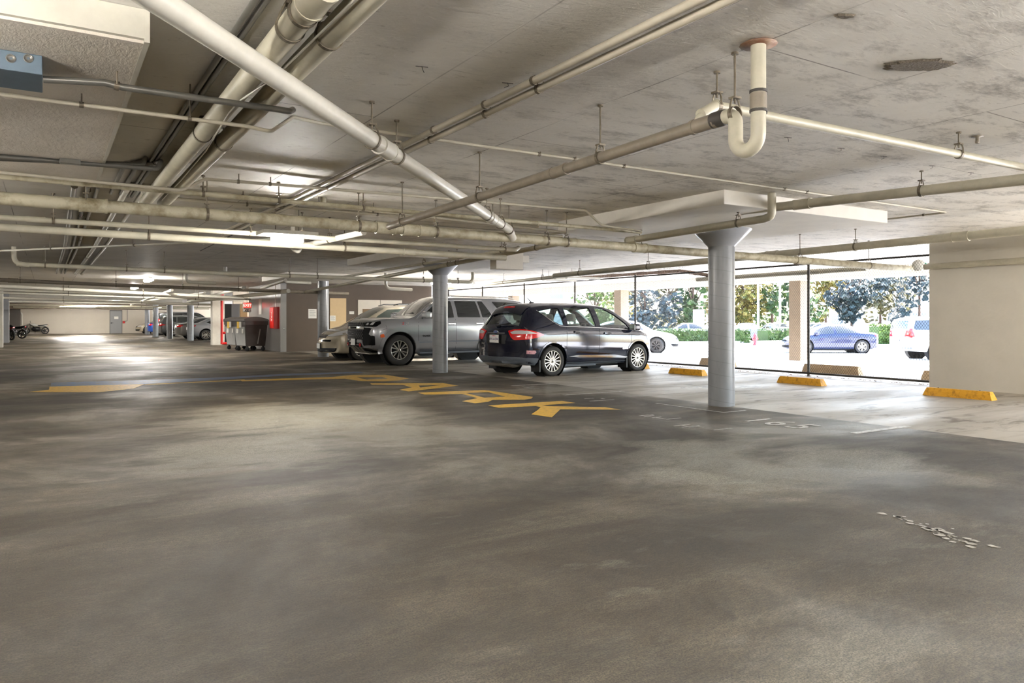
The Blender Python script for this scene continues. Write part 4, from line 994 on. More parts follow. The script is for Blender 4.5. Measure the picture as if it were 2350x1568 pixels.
# hydrant
p = g(1733, 49)
t = thing('fire_hydrant', 'red fire hydrant between the two low hedges', 'hydrant', (p.x, p.y, p.z))
C['hyd'] = mat('hydrant_red', rgb(200, 50, 56), .45)
mb = MB(); mb.lathe([(.0, 0), (.16, 0), (.16, .06), (.11, .08), (.105, .5), (.14, .52), (.14, .57)], 20); part(mb, 'barrel', C['hyd'], t)
mb = MB(); mb.lathe([(.13, .57), (.12, .66), (.07, .74), (.03, .76), (.03, .82), (0, .82)], 20); part(mb, 'bonnet', C['hyd'], t)
for a in (0, 90, 180):
    mb = MB(); mb.lathe([(.055, .09), (.055, .17), (.075, .17), (.075, .21), (0, .22)], 14, Matrix.Translation((0, 0, .42)) @ Matrix.Rotation(R(a), 4, 'Z') @ Matrix.Rotation(R(90), 4, 'Y')); part(mb, 'outlet_cap', C['hyd'], t)
# lamp posts, white sign
for i, (px, d, h) in enumerate(((1740, 62, 9), (1790, 62, 4.6))):
    p = g(px, d); t = thing('lamp_post', ('tall pale lamp post behind the red hydrant', 'lamp post with a pale globe left of the tan square pillar')[i], 'lamp post', (p.x, p.y, p.z), 0, 'lamp posts')
    mb = MB(); mb.lathe([(.2, 0), (.2, .3), (.1, .35), (.08, h)], 14); part(mb, 'pole', C['pipe_white'], t)
    mb = MB(); mb.lathe([(0, h - .1), (.2, h), (.28, h + .2), (.2, h + .4), (0, h + .48)], 16); part(mb, 'globe', C['paper'], t)
p = g(1603, 60); t = thing('sign_board', 'white board on a post left of the nearest column', 'sign', (p.x, p.y, p.z), -YAW)
mb = MB(); mb.box((-.05, -.05, 0), (.05, .05, 2.6)); part(mb, 'post', C['fpost'], t); mb = MB(); mb.bbox((-.45, -.08, 1.2), (.45, -.03, 2.5), .01); part(mb, 'board', C['paper'], t)
# pale buildings in the distance
for i, (p0, p1, d, h, lb) in enumerate(((1120, 1330, 85, 9, 'pale low building above the dark blue car'), (1900, 1985, 95, 12, 'pale building between the golden and blue grey trees'), (2080, 2200, 80, 5.5, 'pale block behind the white off-roader'))):
    a, b = g(p0, d), g(p1, d); t = thing('distant_building', lb, 'building', tuple((a + b) / 2), -YAW, 'distant buildings'); w = (b - a).length / 2
    mb = MB(); mb.box((-w, 0, 0), (w, 8, h)); part(mb, 'walls', mat('pale_stucco', rgb(214, 206, 192), .8), t)
    mb = MB(); mb.box((-w - .3, -.3, h), (w + .3, 8.3, h + .35)); part(mb, 'roof', C['wall'], t)
    for r_ in range(int(h / 3.2)):
        for c_ in range(max(2, int(w / 2.2))):
            x = -w + (c_ + .5) * 2 * w / max(2, int(w / 2.2)); mb = MB(); mb.box((x - .7, -.04, 1 + r_ * 3.1), (x + .7, 0, 2.4 + r_ * 3.1)); part(mb, 'window', mat('far_glass', rgb(110, 124, 140), .2), t)
# ---------------------------------------------------------------- vehicles: body building
def curve(pts):
    """monotone cubic through control points"""
    xs = [p[0] for p in pts]; ys = [p[1] for p in pts]; n = len(xs)
    d = [(ys[i + 1] - ys[i]) / (xs[i + 1] - xs[i]) for i in range(n - 1)]
    m = [d[0]] + [0 if d[i - 1] * d[i] <= 0 else 2 * d[i - 1] * d[i] / (d[i - 1] + d[i]) for i in range(1, n - 1)] + [d[-1]]
    def f(x):
        if x <= xs[0]: return ys[0]
        if x >= xs[-1]: return ys[-1]
        i = 0
        while x > xs[i + 1]: i += 1
        h = xs[i + 1] - xs[i]; t = (x - xs[i]) / h
        return (2*t**3 - 3*t*t + 1) * ys[i] + (t**3 - 2*t*t + t) * h * m[i] + (-2*t**3 + 3*t*t) * ys[i + 1] + (t**3 - t*t) * h * m[i + 1]
    return f

def loft(sp, inset=0.0, x0=None, x1=None):
    """closed body shell; sp holds the side and plan curves"""
    top, belt, bot, w, wr = (curve(sp[k]) for k in ('top', 'belt', 'bot', 'w', 'wr'))
    xa, xb = sp['top'][0][0], sp['top'][-1][0]
    lo, hi = (xa if x0 is None else x0), (xb if x1 is None else x1)
    st = []
    if inset == 0:
        st = [(lo, .045), (lo + .012, .02), (lo + .04, .004), (lo + .09, 0)]
    n = int((hi - lo) / .065)
    a, b = (lo + .15, hi - .15) if inset == 0 else (lo, hi)
    st += [(a + (b - a) * i / n, 0) for i in range(n + 1)]
    if inset == 0: st += [(hi - .09, 0), (hi - .04, .004), (hi - .012, .02), (hi, .045)]
    kf, kr, bf = sp.get('kf', .2), sp.get('kr', .12), sp.get('bf', .965)
    rows = []
    for x, e in st:
        zb, zs, zt, ww = bot(x) + inset * 2.5 + e, belt(x) - e * .6, top(x) - inset * .9 - e, w(x) - inset - e
        if inset: zs = min(zs, zt - .03)
        zt = max(zt, zs + .02); h = zs - zb
        crown = min(.075, .4 * (zt - zs)); ze = zt - crown
        wbl = ww * bf; wre = min(wr(x) - inset - e, wbl - .01)
        P = [(0, zb), (.5 * ww, zb), (.84 * ww, zb + .005), (.945 * ww, zb + .06 * h), (.982 * ww, zb + .2 * h), (.998 * ww, zb + .42 * h), (ww, zb + .6 * h), (.996 * ww, zb + .76 * h), (.985 * ww, zb + .9 * h), (wbl, zs)]
        hg = ze - zs
        for t in (.2, .4, .6, .8, .93, 1.0): P.append((wbl + (wre - wbl) * t + min(.028, hg * .08) * math.sin(PI * t), zs + hg * t))
        for u in (.06, .16, .35, .6, .82, 1.0): P.append((wre * (1 - u), ze + crown * (1 - (1 - u) ** 2.2)))
        ring = P + [(-y, z) for y, z in P[-2:0:-1]]
        out = []
        for y, z in ring:
            k = kf * max(0, (x - hi + .9) / .9) ** 2 - kr * max(0, (lo + .6 - x) / .6) ** 2 if inset == 0 else 0
            out.append(V((x - k * (abs(y) / max(ww, .1)) ** 2.6, y, z)))
        rows.append(out)
    vs = [p for r in rows for p in r]; n = len(rows[0]); k = len(rows)
    fs = [(i * n + j, i * n + (j + 1) % n, (i + 1) * n + (j + 1) % n, (i + 1) * n + j) for i in range(k - 1) for j in range(n)]
    half = n // 2; NC = 12
    for base, flip, x in ((0, True, st[0][0]), ((k - 1) * n, False, st[-1][0])):      # end caps as a grid that keeps the bow of the ends
        ww = max(abs(vs[base + j].y) for j in range(n)); bow = kf if not flip else -kr
        bow = bow * (1 if inset == 0 else 0) * max(0, 1 if inset == 0 else 0)
        grid = []
        for j in range(half + 1):
            l, r = vs[base + j], vs[base + (n - j) % n]
            if j in (0, half): grid.append([base + j] * (NC + 1)); continue
            row = [base + j]
            for c in range(1, NC):
                p = l.lerp(r, c / NC); vs.append(V((x - bow * (abs(p.y) / max(ww, .1)) ** 2.6 * (abs(l.x - x) / max(1e-6, abs(bow) * (abs(l.y) / max(ww, .1)) ** 2.6) if abs(bow) > 1e-6 else 1), p.y, p.z))); row.append(len(vs) - 1)
            row.append(base + (n - j) % n); grid.append(row)
        for j in range(half):
            for c in range(NC):
                q = [grid[j][c], grid[j][c + 1], grid[j + 1][c + 1], grid[j + 1][c]]
                q = [q[i] for i in range(4) if q[i] not in q[:i]]
                if len(q) > 2: fs.append(tuple(q))
    return vs, fs

def new_mesh(vs, fs, smooth=True):
    bm = bmesh.new(); bv = [bm.verts.new(v) for v in vs]
    for f in fs:
        try: bm.faces.new([bv[i] for i in f])
        except ValueError: pass
    bmesh.ops.remove_doubles(bm, verts=bm.verts, dist=1e-5)
    bmesh.ops.recalc_face_normals(bm, faces=bm.faces)
    for f in bm.faces: f.smooth = smooth
    me = bpy.data.meshes.new('body'); bm.to_mesh(me); bm.free(); return me

def boolean(me, cutters):
    """subtract closed meshes; keep the smooth normals of the uncut shell"""
    ref = me.copy(); refn = [v.normal.copy() for v in ref.vertices]
    bvh = BVHTree.FromPolygons([v.co for v in ref.vertices], [p.vertices[:] for p in ref.polygons])
    o = bpy.data.objects.new('body', me); COL.objects.link(o); tmp = []
    for cm in cutters:
        c = bpy.data.objects.new('cut', cm); COL.objects.link(c); tmp.append(c)
        md = o.modifiers.new('b', 'BOOLEAN'); md.operation = 'DIFFERENCE'; md.object = c; md.solver = 'EXACT'
    dg = bpy.context.evaluated_depsgraph_get(); dg.update()
    out = bpy.data.meshes.new_from_object(o.evaluated_get(dg))
    bpy.data.objects.remove(o)
    for c in tmp: bpy.data.objects.remove(c)
    bm = bmesh.new(); bm.from_mesh(out); bmesh.ops.triangulate(bm, faces=[f for f in bm.faces if len(f.verts) > 4]); bm.to_mesh(out); bm.free()
    pn = [p.vertices[:] for p in ref.polygons]
    nor = [None] * len(out.loops)
    for p in out.polygons:
        p.use_smooth = True
        for li in p.loop_indices:
            co = out.vertices[out.loops[li].vertex_index].co
            loc, n, fi, dist = bvh.find_nearest(co)
            nn = p.normal
            if dist is not None and dist < .004:
                vs = pn[fi]; ws = [1 / ((ref.vertices[i].co - co).length + 1e-5) ** 2 for i in vs]; sm = V((0, 0, 0))
                for i, q in zip(vs, ws): sm += refn[i] * q
                sm.normalize()
                if sm.dot(p.normal) > .6: nn = sm
            nor[li] = nn
    out.normals_split_custom_set(nor)
    return out

def prism_mesh(poly, y0, y1, axis='y'):
    n = len(poly)
    f = (lambda a, b, t: V((a, t, b))) if axis == 'y' else (lambda a, b, t: V((t, a, b)))
    vs = [f(a, b, y0) for a, b in poly] + [f(a, b, y1) for a, b in poly]
    fs = [tuple(range(n)), tuple(range(n, 2 * n))[::-1]] + [(i, n + i, n + (i + 1) % n, (i + 1) % n) for i in range(n)]
    return new_mesh(vs, fs, False)
def hexa_mesh(q8): return new_mesh(q8, [(0, 1, 2, 3), (4, 7, 6, 5), (0, 4, 5, 1), (1, 5, 6, 2), (2, 6, 7, 3), (3, 7, 4, 0)], False)
def cyl_mesh(x, z, r, y0, y1, n=36):
    return prism_mesh([(x + r * math.cos(2 * PI * i / n), z + r * math.sin(2 * PI * i / n)) for i in range(n)], y0, y1)

class Body:
    def __init__(s, me):
        s.bvh = BVHTree.FromPolygons([v.co for v in me.vertices], [p.vertices[:] for p in me.polygons])
def round_poly(poly, r, seg=4):
    n = len(poly); out = []
    for i in range(n):
        a, b, c = V(poly[i - 1]), V(poly[i]), V(poly[(i + 1) % n]); d0, d1 = a - b, c - b
        t = min(r, d0.length * .45, d1.length * .45); p0, p1 = b + d0.normalized() * t, b + d1.normalized() * t
        for k in range(seg + 1):
            u = k / seg; q = p0 * (1 - u) ** 2 + b * 2 * u * (1 - u) + p1 * u * u; out.append((q.x, q.y))
    return out
def inside(p, poly):
    r = False; n = len(poly)
    for i in range(n):
        a, b = poly[i], poly[(i + 1) % n]
        if (a[1] > p[1]) != (b[1] > p[1]) and p[0] < (b[0] - a[0]) * (p[1] - a[1]) / (b[1] - a[1]) + a[0]: r = not r
    return r
AX = {'-y': (V((1, 0, 0)), V((0, 0, 1)), V((0, 1, 0)), V((0, -3, 0))), '+y': (V((1, 0, 0)), V((0, 0, 1)), V((0, -1, 0)), V((0, 3, 0))),
      '+x': (V((0, 1, 0)), V((0, 0, 1)), V((-1, 0, 0)), V((6, 0, 0))), '-x': (V((0, 1, 0)), V((0, 0, 1)), V((1, 0, 0)), V((-6, 0, 0))),
      '+z': (V((1, 0, 0)), V((0, 1, 0)), V((0, 0, -1)), V((0, 0, 4)))}
def panel(body, poly, axis, off=.004, th=.012, sp=.07, mb=None, rnd=0.0):
    """a sheet with the outline POLY laid on the body surface as seen along AXIS"""
    ux, uy, dr, org = AX[axis] if isinstance(axis, str) else axis
    if rnd: poly = round_poly(poly, rnd)
    ring = []
    for i in range(len(poly)):
        a, b = V(poly[i]), V(poly[(i + 1) % len(poly)]); n = max(1, int((b - a).length / sp))
        ring += [a.lerp(b, k / n) for k in range(n)]
    rp = [(p.x, p.y) for p in ring]
    xs = [p[0] for p in rp]; ys = [p[1] for p in rp]
    pts = [V(p) for p in rp]
    y = min(ys) + sp * .5
    while y < max(ys):
        x = min(xs) + sp * .5
        while x < max(xs):
            if inside((x, y), rp) and min((V((x, y)) - q).length for q in ring) > sp * .35: pts.append(V((x, y)))
            x += sp
        y += sp
    nb = len(rp)
    vo, eo, fo, _, _, _ = delaunay_2d_cdt(pts, [(i, (i + 1) % nb) for i in range(nb)], [], 1, 1e-5)
    co = []; prev = None
    for p in vo:
        o = org + ux * p.x + uy * p.y
        loc, nr, _, _ = body.bvh.ray_cast(o, dr)
        if loc is None: co.append(None)
        else:
            if nr.dot(dr) > 0: nr = -nr
            co.append((loc, nr))
    if all(c is None for c in co): return mb or MB()
    good = [c for c in co if c]
    for i, c in enumerate(co):
        if c is None:
            o = org + ux * vo[i].x + uy * vo[i].y
            j = min((k for k in range(len(co)) if co[k]), key=lambda k: (vo[k] - vo[i]).length)
            q = co[j][0]; co[i] = (o + dr * (q - o).dot(dr), co[j][1])
    mb = mb or MB()
    topv = [c[0] + c[1] * off for c in co]
    fl = []
    for f in fo:
        n_ = (topv[f[1]] - topv[f[0]]).cross(topv[f[2]] - topv[f[0]])
        fl.append(tuple(f) if n_.dot(dr) < 0 else tuple(f)[::-1])
    base = len(mb.v); mb.add(topv, fl, True)
    # skirt round the outline
    cnt = {}
    for f in fl:
        for k in range(len(f)): cnt[(f[k], f[(k + 1) % len(f)])] = 1
    lowv = [c[0] + c[1] * (off - th) for c in co]
    be = [(a, b) for a, b in cnt if (b, a) not in cnt]
    vs = []; fs = []
    for a, b in be:
        o = len(vs); vs += [topv[a], topv[b], lowv[b], lowv[a]]; fs.append((o, o + 3, o + 2, o + 1))
    mb.add(vs, fs)
    return mb
def ribbon(pts, w):
    """outline of a constant-width strip along 2-D points"""
    pts = [V(p) for p in pts]; L, Rr = [], []
    for i, p in enumerate(pts):
        d = (pts[min(i + 1, len(pts) - 1)] - pts[max(i - 1, 0)]).normalized(); n = V((-d.y, d.x)) * w / 2
        L.append(p + n); Rr.append(p - n)
    return [tuple(p) for p in L + Rr[::-1]]
def ring_sector(cx, cz, r0, r1, a0, a1, n=20):
    return [(cx + r1 * math.cos(a0 + (a1 - a0) * i / n), cz + r1 * math.sin(a0 + (a1 - a0) * i / n)) for i in range(n + 1)] + [(cx + r0 * math.cos(a1 + (a0 - a1) * i / n), cz + r0 * math.sin(a1 + (a0 - a1) * i / n)) for i in range(n + 1)]

def glass_mat(name, tint, refl=.5):
    m = bpy.data.materials.new(name); m.use_nodes = True; t = m.node_tree; t.nodes.clear()
    out = t.nodes.new('ShaderNodeOutputMaterial'); mx = t.nodes.new('ShaderNodeMixShader'); tr = t.nodes.new('ShaderNodeBsdfTransparent'); gl = t.nodes.new('ShaderNodeBsdfGlossy')
    lw = t.nodes.new('ShaderNodeLayerWeight'); lw.inputs[0].default_value = .5
    pw = t.nodes.new('ShaderNodeMath'); pw.operation = 'POWER'; pw.inputs[1].default_value = 3.0
    ad = t.nodes.new('ShaderNodeMath'); ad.operation = 'MULTIPLY_ADD'; ad.inputs[1].default_value = .7; ad.inputs[2].default_value = .17
    t.links.new(lw.outputs['Facing'], pw.inputs[0]); t.links.new(pw.outputs[0], ad.inputs[0])
    tr.inputs[0].default_value = (*tint, 1); gl.inputs['Roughness'].default_value = .02
    t.links.new(ad.outputs[0], mx.inputs[0]); t.links.new(tr.outputs[0], mx.inputs[1]); t.links.new(gl.outputs[0], mx.inputs[2]); t.links.new(mx.outputs[0], out.inputs[0])
    return m
C['glass'] = glass_mat('car_window_glass', (.74, .86, .80))
C['glass_dark'] = mat('dark_tinted_glass', rgb(30, 34, 34), .04, spec=.8, coat=.6)
C['glass_green'] = mat('green_tinted_glass', rgb(58, 70, 66), .04, spec=.8, coat=.6)
C['tyre'] = mat('tyre_rubber', rgb(44, 42, 40), .75, bump=.3, bscale=60)
C['alloy'] = mat('silver_alloy', rgb(196, 192, 184), .25, .85)
C['alloy_dark'] = mat('dark_alloy', rgb(62, 60, 60), .35, .7)
C['redlens'] = mat('red_lens', rgb(206, 22, 26), .12, coat=.8, emit=rgb(160, 10, 12), estr=.06)
C['clearlens'] = mat('clear_lens', rgb(222, 224, 226), .1, .2, coat=.8)
C['amber'] = mat('amber_lens', rgb(226, 96, 30), .2, coat=.6)
C['trimgrey'] = mat('grey_bumper_plastic', rgb(92, 98, 106), .4)
C['seat'] = mat('grey_seat_cloth', rgb(168, 166, 160), .8)
C['plate'] = mat('plate_white', rgb(236, 236, 234), .4)
C['platetext'] = mat('plate_blue', rgb(60, 66, 110), .5)
def paint(name, c, metal=.35, rough=.28): return mat(name, c, rough, metal, coat=1.0)

def wheel(parent, x, y, r, rim_r, w, side, spokes, m_rim, style='thin', steer=0.0):
    """side +1: the outer face looks to +y"""
    M = Matrix.Translation((x, y, r)) @ Matrix.Rotation(steer, 4, 'Z') @ (Matrix.Rotation(R(-90), 4, 'X') if side > 0 else Matrix.Rotation(R(90), 4, 'X'))
    mb = MB(); h = w / 2
    prof = [(rim_r - .01, -h * .8), (rim_r + .01, -h), (r * .93, -h * .98), (r * .985, -h * .8), (r, -h * .45), (r, h * .45), (r * .985, h * .8), (r * .93, h * .98), (rim_r + .01, h), (rim_r - .012, h * .86), (rim_r - .012, -h * .8)]
    mb.lathe(prof, 48, M)
    for k in range(52):
        a = 2 * PI * k / 52; Q = M @ Matrix.Rotation(a, 4, 'Z'); mb.cbox((r * .994, 0, 0), (.012, .008, w * .78), Q)
    t = part(mb, 'wheel', C['tyre'], parent)
    mb = MB(); mb.lathe([(rim_r, h * .86), (rim_r, h * .9), (rim_r - .012, h * .92), (rim_r - .022, h * .7), (rim_r - .03, -h * .5)], 40, M)
    if style == 'thin':
        for k in range(spokes):
            Q = M @ Matrix.Rotation(2 * PI * k / spokes, 4, 'Z'); mb.add([Q @ V(p) for p in ((.035, -.012, h * .75), (.035, .012, h * .75), (rim_r - .012, .009, h * .8), (rim_r - .012, -.009, h * .8), (.035, -.016, h * .5), (.035, .016, h * .5), (rim_r - .012, .013, h * .5), (rim_r - .012, -.013, h * .5))], [(0, 1, 2, 3), (0, 4, 5, 1), (1, 5, 6, 2), (2, 6, 7, 3), (3, 7, 4, 0)])
    else:
        for k in range(spokes):
            for s in (-1, 1):
                Q = M @ Matrix.Rotation(2 * PI * k / spokes, 4, 'Z')
                a0, a1 = s * .018, s * rim_r * .3
                mb.add([Q @ V(p) for p in ((.04, a0 - .014, h * .72), (.04, a0 + .014, h * .72), (rim_r - .015, a1 + .02, h * .82), (rim_r - .015, a1 - .02, h * .82), (.04, a0 - .018, h * .4), (.04, a0 + .018, h * .4), (rim_r - .015, a1 + .026, h * .45), (rim_r - .015, a1 - .026, h * .45))], [(0, 1, 2, 3), (0, 4, 5, 1), (1, 5, 6, 2), (2, 6, 7, 3), (3, 7, 4, 0)])
    mb.lathe([(.05, h * .55), (.045, h * .76), (.035, h * .82), (0, h * .83)], 20, M)
    part(mb, 'rim', m_rim, t)
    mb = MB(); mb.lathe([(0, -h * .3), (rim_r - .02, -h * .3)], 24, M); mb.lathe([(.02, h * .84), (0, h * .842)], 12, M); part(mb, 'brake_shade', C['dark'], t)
    return t

def car(name, label, loc, rz, sp, m_body, hollow=False, cat='car', group=None, glass=None, style='thin', spokes=10, rim=None, steer=0.0, wells=True):
    t = thing(name, label, cat, loc, rz, group)
    vs, fs = loft(sp); me = new_mesh(vs, fs); B = Body(me)
    W = max(w for _, w in sp['w']); r = sp['r']
    cut = []
    for ax in sp['axles']:
        for s in (-1, 1): cut.append(cyl_mesh(ax, r + .01, r * 1.13 + .02, min(s * (W + .2), s * (W - .34)), max(s * (W + .2), s * (W - .34))))
    if hollow:
        v2, f2 = loft(sp, .045, sp['cab'][0], sp['cab'][1]); inner = new_mesh(v2, f2)
        cut.append(inner)
        for poly in sp['side']: cut.append(prism_mesh(round_poly(poly, .03), -1.5, 1.5))
        for k in ('screen', 'rear_screen'):
            (xa, za, wa), (xb, zb, wb) = sp[k]          # lower edge, upper edge (x, z, half width)
            d = V((xb - xa, 0, zb - za)).normalized(); n = V((-d.z, 0, d.x)) * .09
            lo, up = V((xa, 0, za)), V((xb, 0, zb)); Y = V((0, 1, 0))
            q = [lo - Y * wa - n, lo + Y * wa - n, up + Y * wb - n, up - Y * wb - n]
            cut.append(hexa_mesh(q + [p + n * 2 for p in q]))
    me = boolean(me, cut) if cut else me
    me.materials.clear(); me.materials.append(m_body)
    o = bpy.data.objects.new('body', me); COL.objects.link(o); o.parent = t
    g = glass or C['glass_dark']
    off = -.012 if hollow else .003
    for poly in sp['side']:
        pp = round_poly([(V(p) + (V(p) - V((sum(q[0] for q in poly) / len(poly), sum(q[1] for q in poly) / len(poly)))).normalized() * (.012 if hollow else 0))[:] for p in poly], .03)
        for s in ('-y', '+y'): part(panel(B, pp, s, off, .004, .08), 'side_window', g, t)
    for k, nm in (('screen', 'windscreen'), ('rear_screen', 'rear_window')):
        if k not in sp: continue
        (xa, za, wa), (xb, zb, wb) = sp[k]
        d = V((xb - xa, 0, zb - za)); L = d.length; d.normalize(); n = V((-d.z, 0, d.x)); n = n if n.z > 0 else -n
        c = V((xa, 0, za)); e = .01 if hollow else 0
        part(panel(B, round_poly([(-wa - e, -e), (wa + e, -e), (wb + e, L + e), (-wb - e, L + e)], .06), (V((0, 1, 0)), d, -n, c + n * 1.2), off, .004, .09), nm, g, t)
    for i, ax in enumerate(sp['axles']):
        for s in (-1, 1): wheel(t, ax, s * (sp['track']), r, sp['rim'], sp['tw'], s, spokes, rim or C['alloy'], style, steer if i == 0 else 0.0)
    # dark wheel housings and underside
    for ax in sp['axles']:
        for s in (-1, 1):
            if not wells: continue
            mb = MB(); M = Matrix.Translation((ax, s * (W - .335), r + .01)) @ Matrix.Rotation(R(-90), 4, 'X')
            mb.lathe([(r * 1.13 + .018, 0), (r * 1.13 + .018, .28 * s)], 30, M); mb.lathe([(0, 0), (r * 1.13 + .018, 0)], 30, M); part(mb, 'wheel_housing', C['dark'], t)
    mb = MB(); xa, xb = sp['axles'][1], sp['axles'][0]; z = curve(sp['bot'])(0)
    mb.box((xa + r * 1.3, -W * .7, z - .05), (xb - r * 1.3, W * .7, z + .01)); part(mb, 'underbody', C['dark'], t)
    return t, B
def on(t, B, name, m, polys, axis, off=.004, th=.01, sp=.06, rnd=0.0, label=None, parent=None):
    mb = MB()
    for p in polys: panel(B, p, axis, off, th, sp, mb, rnd)
    return part(mb, name, m, parent or t, label)
def seams(t, B, lines, axes=('-y', '+y'), w=.008):
    for a in axes:
        mb = MB()
        for l in lines: panel(B, ribbon(l, w), a, .0012, .004, .08, mb)
        part(mb, 'panel_gap', C['dark'], t)
def handles(t, B, pos, m, w=.2):
    for a in ('-y', '+y'):
        for x, z in pos:
            h = on(t, B, 'door_handle', m, [[(x - w / 2, z - .018), (x + w / 2, z - .018), (x + w / 2, z + .018), (x - w / 2, z + .018)]], a, .03, .012, .05, .015)
            on(t, B, 'handle_recess', C['dark'], [[(x - w * .42, z - .035), (x + w * .42, z - .035), (x + w * .42, z + .03), (x - w * .42, z + .03)]], a, .0015, .004, .05, .03, parent=h)
def mirror(t, x, y, z, s, m, k=1.0):
    mb = MB(); mb.bbox((x - .1 * k, s * y - .11 * k, z - .075 * k), (x + .08 * k, s * y + .11 * k, z + .085 * k), .045 * k); mb.tube([V((x, s * (y - .09), z - .05)), V((x + .02, s * (y - .26), z - .07))], .025, 8)
    o = part(mb, 'wing_mirror', m, t)
    mb = MB(); mb.bbox((x - .106 * k, s * y - .085 * k, z - .055 * k), (x - .098 * k, s * y + .085 * k, z + .065 * k), .003); part(mb, 'mirror_glass', C['chrome'], o)
def plate(t, M, txt, w=.31, h=.155):
    mb = MB(); mb.bbox((-w / 2, -.006, -h / 2), (w / 2, .006, h / 2), .004, M); o = part(mb, 'number_plate', C['plate'], t)
    mb = MB(); mb.bbox((-w / 2 - .015, .0, -h / 2 - .015), (w / 2 + .015, .012, h / 2 + .015), .005, M); part(mb, 'plate_frame', C['black'], o)
    if txt:
        mb = MB(); mb.from_bm(text_bm(txt, .078, .001, .001), M @ Matrix.Translation((0, -.008, -.01)) @ Matrix.Rotation(R(90), 4, 'X')); part(mb, 'plate_number', C['platetext'], o)
    return o
def badge_text(t, B, txt, size, org, ux, n, m, name='badge', depth=.004):
    """raised lettering standing on the body at ORG (local), reading along UX, facing N"""
    ux = V(ux).normalized(); n = V(n).normalized(); loc, nr, _, _ = B.bvh.ray_cast(V(org) + n * 1.5, -n)
    if loc is None: loc = V(org)
    if nr is not None:
        n = nr if nr.dot(n) > 0 else -nr
        ux = (ux - n * ux.dot(n)).normalized()
    uy = n.cross(ux); M = Matrix(((ux.x, uy.x, n.x, loc.x), (ux.y, uy.y, n.y, loc.y), (ux.z, uy.z, n.z, loc.z), (0, 0, 0, 1)))
    mb = MB(); mb.from_bm(text_bm(txt, size, depth, .001), M @ Matrix.Translation((0, 0, .008))); return part(mb, name, m, t)
# ---------------------------------------------------------------- the dark blue hatchback, seen from behind
CMAX = dict(
    top=[(-2.2, .82), (-2.18, .98), (-2.10, 1.085), (-1.96, 1.28), (-1.80, 1.50), (-1.70, 1.555), (-1.2, 1.605), (-.3, 1.62), (.3, 1.60), (.62, 1.545), (1.0, 1.36), (1.42, 1.11), (1.55, 1.06), (1.9, .955), (2.08, .85), (2.2, .68)],
    belt=[(-2.2, .76), (-2.1, .98), (-1.8, 1.06), (-1.0, 1.06), (0, 1.02), (1.3, .95), (1.7, .87), (2.05, .75), (2.2, .58)],
    bot=[(-2.2, .34), (-1.9, .24), (0, .2), (1.8, .2), (2.2, .27)],
    w=[(-2.2, .84), (-2.0, .9), (-1.3, .915), (0, .905), (1.3, .91), (1.8, .88), (2.05, .8), (2.2, .66)],
    wr=[(-2.2, .74), (-2.1, .72), (-1.75, .585), (-1.2, .605), (0, .625), (.6, .61), (1.05, .67), (1.5, .755), (1.9, .68), (2.2, .5)],
    kf=.32, kr=.16, r=.325, rim=.236, tw=.215, track=.79, axles=(1.32, -1.328), cab=(-2.0, 1.35),
    side=[[(-1.56, 1.405), (-1.28, 1.2), (-1.1, 1.115), (-.98, 1.10), (-.98, 1.475), (-1.2, 1.465)], [(-.88, 1.095), (-.02, 1.065), (-.06, 1.5), (-.84, 1.49)], [(.12, 1.058), (1.06, 1.005), (1.02, 1.12), (.72, 1.34), (.46, 1.455), (.1, 1.5)]],
    screen=((1.44, 1.10, .66), (.66, 1.525, .52)), rear_screen=((-2.075, 1.13, .60), (-1.83, 1.455, .49)))
NAVY = paint('dark_navy_paint', rgb(14, 19, 40), .2, .08)
t, B = car('hatchback_car', 'dark navy hatchback parked nose to the fence, its rear towards the viewer', (10.85, 14.71, 0), R(6), CMAX, NAVY, True, glass=C['glass'], spokes=15)
cm = t; t.scale = (1.045, 1.045, 1.03)
# lamps, bumper, trim
for a, s in (('-y', -1), ('+y', 1)):
    k = .7071; dg_ = (V((k, s * k, 0)), V((0, 0, 1)), V((k, -s * k, 0)), V((-4, s * 4, 0)))     # seen along the corner diagonal
    l = on(t, B, 'tail_lamp', C['redlens'], [[(-1.245, .985), (-1.1, 1.012), (-.92, 1.02), (-.75, 1.0), (-.60, .955), (-.475, .90), (-.60, .845), (-.82, .80), (-1.10, .785), (-1.17, .84)]], dg_, .012, .03, .035, .03)
    on(t, B, 'lamp_lens', C['clearlens'], [[(-1.19, .955), (-1.08, .985), (-.92, .993), (-.76, .975), (-.62, .93), (-.80, .918), (-1.14, .915)]], dg_, .017, .006, .035, .02, parent=l)
    seams(t, B, [[(-.945, 1.02), (-.955, .785)]], (dg_,), .007)
    on(t, B, 'window_trim', C['chrome'], [ribbon([(-1.60, 1.425), (-1.30, 1.185), (-1.12, 1.09), (-.95, 1.075), (0, 1.045), (1.1, .985), (1.46, .965)], .016)], a, .008, .012, .06)
    on(t, B, 'door_trim', C['chrome'], [[(-.86, .415), (-.6, .435), (.55, .415), (.94, .36), (.9, .335), (.5, .355), (-.6, .385)]], a, .014, .02, .06, .01)
    on(t, B, 'sill', C['trimgrey'], [[(-.92, .2), (.93, .2), (.93, .275), (-.92, .28)]], a, .012, .03, .06)
    for i, (ax, q) in enumerate(((1.32, .93), (-1.328, -.93 - .0))):
        pass
    mb = MB()
    for x in (-1.70, .93): mb.bbox((x - .02, min(s * .62, s * .9), .10), (x + .02, max(s * .62, s * .9), .36), .008)
    part(mb, 'mud_flap', C['black'], t)
    for ax in (1.32, -1.328): on(t, B, 'wheel_arch_lip', NAVY, [ring_sector(ax, .335, .388, .425, R(8), R(172), 18)], a, .008, .02, .05)
    mirror(t, 1.12, .985, 1.045, s, NAVY)
    f = B.bvh.ray_cast(V((1.05, s * 3, .62)), V((0, -s, 0)))[0]
